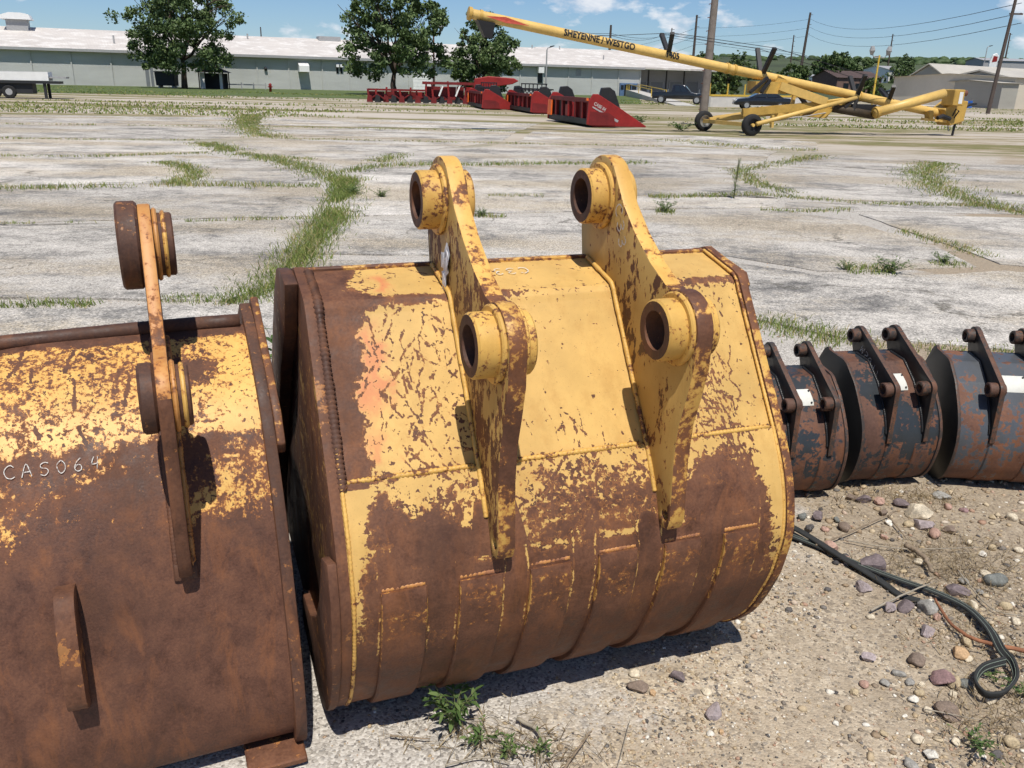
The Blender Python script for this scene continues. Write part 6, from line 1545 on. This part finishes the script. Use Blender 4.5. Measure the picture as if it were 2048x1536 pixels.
STONES = [  # picture x, y, size in pixels, colour, angular, label
 (1840, 1018, 52, 'cream', 1, 'largest cream white stone, lying below the middle small bucket'), (1726, 1171, 34, 'lilac', 1, 'pale lilac stone lying against the near side of the flat hose'),
 (1743, 1121, 54, 'purple', 1, 'large dark purple stone just above the flat hose'), (1635, 1029, 38, 'purple', 1, 'purple stone in the cluster near the yellow bucket rim'), (1429, 1415, 44, 'lilac', 1, 'lone pale lilac rock on the bare gravel below the yellow bucket'),
 (1881, 1348, 50, 'maroon', 1, 'wine-red stone left of the hose loop'), (1898, 1408, 50, 'brown', 1, 'blocky grey-brown rock below the hose loop'), (1832, 1315, 32, 'brown', 0, 'brown rounded stone left of the wine-red one'),
 (1900, 1053, 30, 'brown', 1, 'brown angular stone right of the cream white one'), (1660, 1089, 40, 'pink', 1, 'largest pink stone, between the two runs of hose'), (1846, 1045, 38, 'lilac', 1, 'flat lilac stone under the largest cream stone'),
 (1617, 1054, 30, 'dark', 1, 'dark stone nearest the rim of the yellow bucket'), (1602, 1031, 24, 'slate', 0, 'blue-grey stone next to the yellow bucket rim'), (1726, 994, 32, 'purple', 1, 'purple stone in the shade of the middle small bucket'),
 (1701, 990, 26, 'brown', 1, 'small dark brown stone under the small bucket pair'), (1757, 1000, 22, 'pink', 1, 'pink stone at the edge of the small bucket shade'), (1802, 1000, 34, 'purple', 1, 'purple-grey stone touching the dry leaves'),
 (1883, 986, 32, 'grey', 0, 'grey stone at the foot of the rightmost small bucket'), (1811, 1208, 42, 'purple', 1, 'dark purple stone in the hose bend, under the twig'), (1780, 1213, 30, 'lilac', 1, 'lilac stone left of the dark one in the hose bend'),
 (1852, 1212, 36, 'grey', 0, 'speckled grey stone by the red stick'), (1854, 1256, 36, 'lilac', 1, 'lilac-grey stone below the red stick'), (1875, 1231, 22, 'pink', 1, 'pink block beside the red stick'), (1916, 1173, 42, 'purple', 1, 'purple-grey stone above the hose on the right'),
 (1934, 1279, 26, 'tan', 0, 'round tan stone under the red stick'), (1918, 1301, 30, 'orange', 0, 'orange-tan stone inside the hose bend'), (1906, 1359, 32, 'tan', 0, 'round tan stone right of the wine-red one'), (1930, 1361, 24, 'slate', 0, 'olive-grey stone beside the hose loop'),
 (1990, 1155, 36, 'slate', 0, 'olive-grey stone near the right edge'), (1354, 1342, 38, 'purple', 1, 'purple-brown rock in front of the yellow bucket shadow'), (1274, 1366, 40, 'brown', 1, 'brown rock below the yellow bucket, left of the purple-brown one'), (1305, 1380, 20, 'orange', 1, 'orange-brown stone between two rocks below the yellow bucket'),
 (1994, 1499, 26, 'dark', 0, 'dark grey stone in the bottom right corner'), (2021, 1479, 30, 'tan', 0, 'tan stone at the right edge of the bottom corner'), (1820, 1522, 26, 'grey', 0, 'pale grey stone at the bottom edge'), (1736, 1309, 28, 'lilac', 1, 'small lilac stone alone left of the brown rounded one'),
]
SMALL = [(1778, 1043, 18, 'white'), (1817, 1043, 22, 'tan'), (1869, 1063, 28, 'pink'), (1767, 1070, 20, 'pink'), (1741, 1229, 18, 'cream'), (1937, 1312, 20, 'cream'), (1908, 1380, 24, 'cream'), (1838, 1378, 20, 'tan'), (1827, 1392, 20, 'white'),
 (1708, 1378, 20, 'tan'), (1728, 1362, 22, 'pink'), (1856, 1411, 20, 'cream'), (1811, 1423, 13, 'white'), (1838, 1470, 28, 'cream'), (1862, 1503, 28, 'white'), (1769, 1460, 20, 'tan'), (1672, 1442, 14, 'white'), (1421, 1462, 16, 'white'), (1443, 1460, 16, 'orange'), (1412, 1375, 22, 'cream'),
 (1972, 1142, 22, 'cream'), (2000, 1146, 20, 'tan'), (2036, 1093, 20, 'cream'), (2023, 1031, 20, 'cream'), (1984, 1031, 14, 'tan'), (1926, 1157, 20, 'grey'), (1837, 1118, 20, 'cream'), (1807, 1136, 16, 'tan'), (1947, 1464, 20, 'cream'), (1912, 1475, 22, 'cream'), (1640, 1093, 14, 'cream'), (1673, 1037, 18, 'slate'),
 (1656, 1175, 14, 'dark'), (1982, 1394, 24, 'cream'), (1798, 1340, 24, 'grey'), (1821, 1359, 20, 'grey'), (1844, 1363, 18, 'cream'), (1770, 1359, 18, 'grey'), (1269, 1340, 24, 'cream'), (1413, 1375, 20, 'cream'), (1690, 1119, 20, 'lilac'), (1693, 1113, 18, 'pink'), (1945, 1205, 20, 'cream'), (2010, 1210, 22, 'tan'), (2030, 1240, 20, 'cream'), (1960, 1180, 18, 'grey'), (1985, 1090, 18, 'tan'), (1940, 1080, 18, 'cream'), (1965, 1100, 20, 'white'), (1870, 1500, 18, 'cream'), (1895, 1010, 18, 'pink'), (1925, 1015, 18, 'maroon'), (1650, 1055, 18, 'pink'), (1688, 1052, 26, 'brown'), (1765, 1022, 22, 'brown')]
def stone(i, x, y, px, c, angular, label, group=None):
    p = G(x, y + px * .25); dist = math.sqrt(p.x ** 2 + p.y ** 2 + HC ** 2); r = px * .46 * dist / FPX; R = np.random.default_rng(300 + i); V, F = (IC3 if px > 24 else IC2); V = V.copy()
    if True:
        for k in range(12 if angular else 4):
            n = R.normal(0, 1, 3); n /= np.linalg.norm(n); d = R.uniform(.48, .8); h = V @ n; V -= np.where(h > d, h - d, 0)[:, None] * n
    V = V * (1 + .10 * np.array([mnoise.noise(Vector(q * 1.9 + i)) for q in V]))[:, None]; V += np.array([mnoise.noise(Vector(q * 6 + i)) for q in V])[:, None] * V * (.05 if angular else .03)
    V *= R.uniform(.8, 1.15, 3) * np.array([1.1, .95, .72]) * r; z0 = V[:, 2].min(); V[:, 2] -= z0 * .72
    a = R.uniform(0, 6.28); M = np.array([[math.cos(a), -math.sin(a), 0], [math.sin(a), math.cos(a), 0], [0, 0, 1]]); o = mesh_np('stone', V @ M.T, F, [stone_mat(c)], None, None, True)
    if angular: o.data.set_sharp_from_angle(angle=rad(22))
    o.location = (p.x, p.y, near_z(p.x, p.y) - .001); tag(o, label, 'stone', group)
for i, s in enumerate(STONES): stone(i, *s)
def short(l):
    for k in (',', ' lying', ' in ', ' just', ' left', ' right', ' nearest', ' next', ' under', ' at ', ' touching', ' beside', ' below', ' near ', ' alone', ' between', ' above', ' inside', ' by ', ' on '): l = l.split(k)[0]
    return l
for i, (x, y, px, c) in enumerate(SMALL):
    s = min(STONES, key=lambda q: (q[0] - x) ** 2 + (q[1] - y) ** 2 * 1.5); dx, dy = x - s[0], y - s[1]
    rel = ('left of' if dx < 0 else 'right of') if abs(dx) > abs(dy) * 1.2 else ('behind' if dy < 0 else 'in front of'); far_ = 'a little way ' if math.hypot(dx, dy) > 60 else 'just '
    if i in (17, 39): c_ = 'tiny'
    else: c_ = 'small'
    stone(100 + i, x, y, px, c, i % 3 == 0, c_ + ' %s pebble %s%s the %s' % ({'slate': 'blue-grey'}.get(c, c), far_, rel, short(s[5])), 'small pebbles on the gravel')

# ---------- flat hose
def ribbon(pts, wd, th, mat, name, parent=None, twist=None, lift=.0, off=0.0):
    pts = catmull(pts, 8); vs = []; n = len(pts)
    for i, p in enumerate(pts):
        d = (pts[min(i + 1, n - 1)] - pts[max(i - 1, 0)]).normalized(); tw = twist(i / (n - 1)) if twist else 0
        sd_ = Vector((-d.y, d.x, 0)).normalized(); up = Vector((0, 0, 1)); s2 = sd_ * math.cos(tw) + up * math.sin(tw); u2 = up * math.cos(tw) - sd_ * math.sin(tw)
        for (a, b) in ((-.5, .15), (-.42, .5), (.42, .5), (.5, .15), (.5, -.2), (.4, -.5), (-.4, -.5), (-.5, -.2)): vs.append(p + s2 * (a * wd + off) + u2 * (b * th + lift))
    k = 8; fs = [(i * k + j, i * k + (j + 1) % k, (i + 1) * k + (j + 1) % k, (i + 1) * k + j) for i in range(n - 1) for j in range(k)] + [tuple(range(k)), tuple(reversed(range((n - 1) * k, n * k)))]
    return MB().add(vs, fs).build(name, mat, parent, smooth=True, auto=50)
M_hose = plain('hose_rubber', (.026, .027, .026), .8, .3, 20, bumpy=.2); M_hstr = plain('hose_stripe', (.17, .20, .165), .6, .3, 30)
hp = [(1500, 1030, .01), (1560, 1062, .012), (1640, 1094, .012), (1720, 1130, .014), (1800, 1160, .016), (1870, 1184, .02), (1935, 1216, .022), (1978, 1258, .03), (2003, 1300, .04), (2025, 1325, .035), (2031, 1358, .03), (2006, 1386, .03), (1970, 1388, .03), (1951, 1362, .03), (1966, 1336, .032), (2010, 1322, .045)]
hr = thing('flat_hose', (0, 0, 0), 'flat black ribbed hose with pale stripes winding from the yellow bucket to a loop', 'hose')
HP = [Vector((G(x, y, z).x, G(x, y, z).y, z)) for x, y, z in hp]
tw = lambda q: 1.25 * min(1, max(0, (q - .46) / .12))
ribbon(HP, .030, .009, M_hose, 'hose_strip', hr, tw)
for o_ in (-.007, .007): ribbon(HP, .0022, .0022, M_hstr, 'stripe', hr, tw, .0045, o_)
hq = [(1500, 1000, .03), (1560, 1040, .03), (1610, 1068, .026), (1680, 1112, .02), (1760, 1162, .006), (1800, 1190, .005), (1840, 1202, .004)]
ribbon([Vector((G(x, y, z).x, G(x, y, z).y, z)) for x, y, z in hq], .03, .010, M_hose, 'hose_strip', hr)

# ---------- sticks
M_stick = plain('dead_wood', (.25, .19, .13), .9, .4, 30, bumpy=.4); M_rstick = plain('red_stick', (.28, .12, .06), .85, .5, 24, bumpy=.4); M_twig = plain('grey_twig', (.30, .26, .20), .9, .3, 40)
def stick(pts, r, mat, label, zs=None, name='stick'):
    P_ = []
    for i, (x, y) in enumerate(pts): z = (zs[i] if zs else .012); q = G(x, y, z); P_.append(q)
    P_ = catmull(P_, 5); P_ = [p + Vector((random.gauss(0, r * .25), random.gauss(0, r * .25), 0)) for p in P_]; n = len(P_)
    tag(MB().tube(P_, [r * (1 - .5 * i / n) for i in range(n)], 8).build(name, mat, None, smooth=True), label, 'stick', 'sticks and twigs on the gravel')
stick([(2100, 1318), (2040, 1300), (1960, 1282), (1905, 1250), (1868, 1196)], .0085, M_rstick, 'reddish brown stick running from the right edge under the hose', (.03, .03, .025, .02, .015))
stick([(1742, 1221), (1800, 1192), (1858, 1168)], .0045, M_twig, 'pale twig lying across the hose bend', (.01, .03, .04)); stick([(1812, 1090), (1848, 1112), (1862, 1142)], .012, M_stick, 'short thick dead branch stub above the hose', (.02, .02, .02))
stick([(1632, 1090), (1700, 1064), (1792, 1022)], .004, M_stick, 'long thin twig from the pink stone to the cream stone', (.02, .02, .02)); stick([(1690, 1080), (1810, 1098), (1960, 1094)], .003, M_twig, 'thin straw-coloured twig right of the pink stone')
stick([(1775, 1030), (1812, 1075)], .004, M_stick, 'short dark twig below the largest cream stone'); stick([(1034, 1436), (1078, 1466), (1088, 1500), (1070, 1560)], .006, M_twig, 'curved grey twig right of the leafy weed'); stick([(1125, 1545), (1150, 1505), (1184, 1462)], .0045, M_stick, 'forked thin twig at the bottom edge')
stick([(1235, 1536), (1260, 1440)], .0015, M_twig, 'thin dry stem at the bottom centre'); stick([(890, 1530), (960, 1515), (1020, 1525)], .003, M_twig, 'pale twig below the leafy weed'); stick([(780, 1472), (860, 1478)], .003, M_stick, 'dark twig left of the leafy weed'); stick([(1915, 1140), (1980, 1215), (2048, 1232)], .003, M_twig, 'thin twig right of the dry root tangle')
stick([(1900, 1345), (1925, 1392)], .003, M_stick, 'short twig touching the hose loop'); stick([(1850, 1418), (1960, 1440)], .002, M_twig, 'thin stem below the grey-brown rock')

# dry litter
def litter(spots, name, label, mat='dry_straw'):
    sp = []
    for (x, y, n, rx, ry, ln) in spots:
        c = G(x, y); p = np.stack([rng.normal(c.x, rx, n), rng.normal(c.y, ry, n)], 1); sp.append((p, rng.uniform(.004, .03, n), rng.uniform(.0015, .0045, n), rng.random(n), ln))
    return blades(sp, name, label, mat, cat='litter')
litter([(1900, 1110, 500, .13, .13, 4.0), (1840, 1130, 260, .12, .06, 4.0), (1960, 1120, 240, .14, .12, 4.0), (1940, 1260, 220, .12, .08, 4.0), (1790, 990, 360, .16, .05, 3.5), (1860, 1000, 160, .1, .05, 3.5), (2000, 1440, 420, .12, .10, 3.5), (1980, 1180, 260, .15, .1, 4.0), (1060, 1500, 260, .12, .06, 4.0), (960, 1470, 160, .12, .06, 4), (1650, 1010, 60, .1, .05, 4), (2030, 1330, 160, .05, .1, 4)], 'dry_litter', 'dry straw, roots and leaf litter scattered on the gravel')

# ---------- weeds
def weed(loc, h, spread, nst, nleaf, ll, lw, label, name='weed', seed=0, mat='leaf_green', upright=.8, group=None):
    R = random.Random(seed); r = thing(name, loc, label, 'plant', 0, group); st = MB(); V = []; F = []; H = []
    for k in range(nst):
        a = R.uniform(0, 6.283); sp = spread * R.uniform(.2, 1); hh = h * R.uniform(.5, 1)
        p0 = Vector((R.gauss(0, .008), R.gauss(0, .008), 0)); p2 = Vector((math.cos(a) * sp, math.sin(a) * sp, hh)); p1 = p0.lerp(p2, .5) + Vector((0, 0, hh * .18 * upright)); pts = catmull([p0, p1, p2], 5)
        st.tube(pts, [max(.0008, h * .012 * (1 - .7 * i / len(pts))) for i in range(len(pts))], 5)
        for q in range(nleaf):
            f = .18 + .82 * (q + R.random()) / nleaf; i = min(len(pts) - 2, int(f * (len(pts) - 1))); o = pts[i].lerp(pts[i + 1], R.random()); la = a + R.gauss(0, 1.3) if f < .95 else a
            d = Vector((math.cos(la), math.sin(la), R.uniform(.0, .9))).normalized(); sd_ = Vector((-math.sin(la), math.cos(la), R.gauss(0, .25))).normalized(); l = ll * R.uniform(.5, 1.15) * (1 - .25 * f); w_ = lw * l / ll
            up = d.cross(sd_); b0 = len(V); dr = Vector((0, 0, -l * .25))
            V += [o, o + d * l * .35 + sd_ * w_ * .5 + up * w_ * .1, o + d * l * .35 - up * w_ * .08, o + d * l * .35 - sd_ * w_ * .5 + up * w_ * .1, o + d * l * .72 + sd_ * w_ * .38 + dr * .4, o + d * l * .72 + dr * .4 - up * w_ * .06, o + d * l * .72 - sd_ * w_ * .38 + dr * .4, o + d * l + dr]
            F += [(b0, b0 + 1, b0 + 2), (b0, b0 + 2, b0 + 3), (b0 + 1, b0 + 4, b0 + 5), (b0 + 1, b0 + 5, b0 + 2), (b0 + 2, b0 + 5, b0 + 6), (b0 + 2, b0 + 6, b0 + 3), (b0 + 4, b0 + 7, b0 + 5), (b0 + 5, b0 + 7, b0 + 6)]; hu = R.random(); H += [hu] * 8
    st.build('stem', MATS['dry_stem'], r, smooth=True)
    mesh_np('foliage', np.array([v[:] for v in V]), np.array(F), [MATS[mat]], {'hue': np.array(H)}, r)
    return r
plain('dry_stem', (.16, .17, .07), .8, .3, 20)
weed(G(905, 1448), .17, .10, 15, 7, .05, .014, 'leafy green weed growing at the foot of the yellow bucket', seed=1)
weed(G(962, 1480), .07, .07, 9, 5, .035, .01, 'low weed just right of the leafy weed', seed=2); weed(G(1020, 1515), .06, .05, 7, 5, .03, .009, 'small sprig at the bottom edge beside the curved twig', seed=3); weed(G(1078, 1512), .05, .045, 7, 5, .026, .009, 'tiny round-leaved sprig under the curved twig', seed=4)
weed(G(1955, 1495), .05, .09, 16, 6, .022, .009, 'low dark-leaved weed in the bottom right corner', seed=5); weed(G(2040, 1390), .05, .06, 10, 6, .02, .009, 'low green weed inside the hose loop at the right edge', seed=6); weed(G(1985, 1360), .035, .04, 8, 5, .016, .008, 'small weed growing inside the hose loop', seed=16)
weed(Vector((-.98, 3.35, 0)), .75, .16, 12, 12, .11, .03, 'tall leafy weed growing in the gap between the two big buckets', seed=7); weed(Vector((-.78, 3.0, 0)), .4, .16, 10, 9, .09, .03, 'shorter leafy weed in the gap behind the brown bucket rim', seed=8)
b = G(1468, 398); weed(b, .66, .04, 4, 26, .09, .02, 'tall thin weed spike standing in a joint of the concrete', 'tall_weed', seed=9, upright=.3)
for i, (x, y, s_, l) in enumerate(((705, 390, .16, 'dark green weed clump beside the big grassy joint'), (762, 395, .13, 'smaller dark weed clump right of the grassy joint'), (1780, 545, .16, 'green weed tuft on the bare concrete right of the yellow bucket'), (1690, 540, .10, 'low weed tuft left of the larger one on the concrete'), (1885, 525, .12, 'weed tuft farthest right on the concrete joint'), (1330, 424, .16, 'weed tuft seen between the ear and the tall weed'), (965, 432, .12, 'weed tuft seen between the two ears'))):
    weed(G(x, y), s_, s_ * 1.3, 22, 8, s_ * .5, s_ * .12, l, seed=20 + i, upright=.5)
weed(G(1275, 254), .5, .5, 14, 12, .22, .10, 'leafy weed growing at the tip of the nearest red header', seed=40); weed(G(1365, 262), .35, .8, 16, 10, .2, .09, 'sprawling weed left of the auger wheel', seed=41)

# ---------- the wood along the hill crest, far off
def crest():
    R = np.random.default_rng(77); V0, F0 = ico(2); n = 620; az = np.radians(R.uniform(-36, 40, n)); d = R.uniform(560, 800, n); x = np.sin(az) * d; y = np.cos(az) * d
    z = np.array([terrain(q) for q in d]); s = R.uniform(1.0, 2.6, n)
    P0 = V0[None] * (1 + R.uniform(-.3, .3, (n, len(V0))))[..., None] * (s[:, None, None] * np.array([1.5, 1.5, .8]))
    V = (P0 + np.stack([x, y, z + s * .2], 1)[:, None, :]).reshape(-1, 3); F = (F0[None] + (np.arange(n) * len(V0))[:, None, None]).reshape(-1, 3)
    tag(mesh_np('crest_wood', V, F, [M_leaf], {'hue': np.repeat(R.random(n) * .35, len(V0)) * R.uniform(.5, 1.2, n * len(V0))}), 'far wood and scrub along the hill crest', 'wood', kind='stuff')
crest()
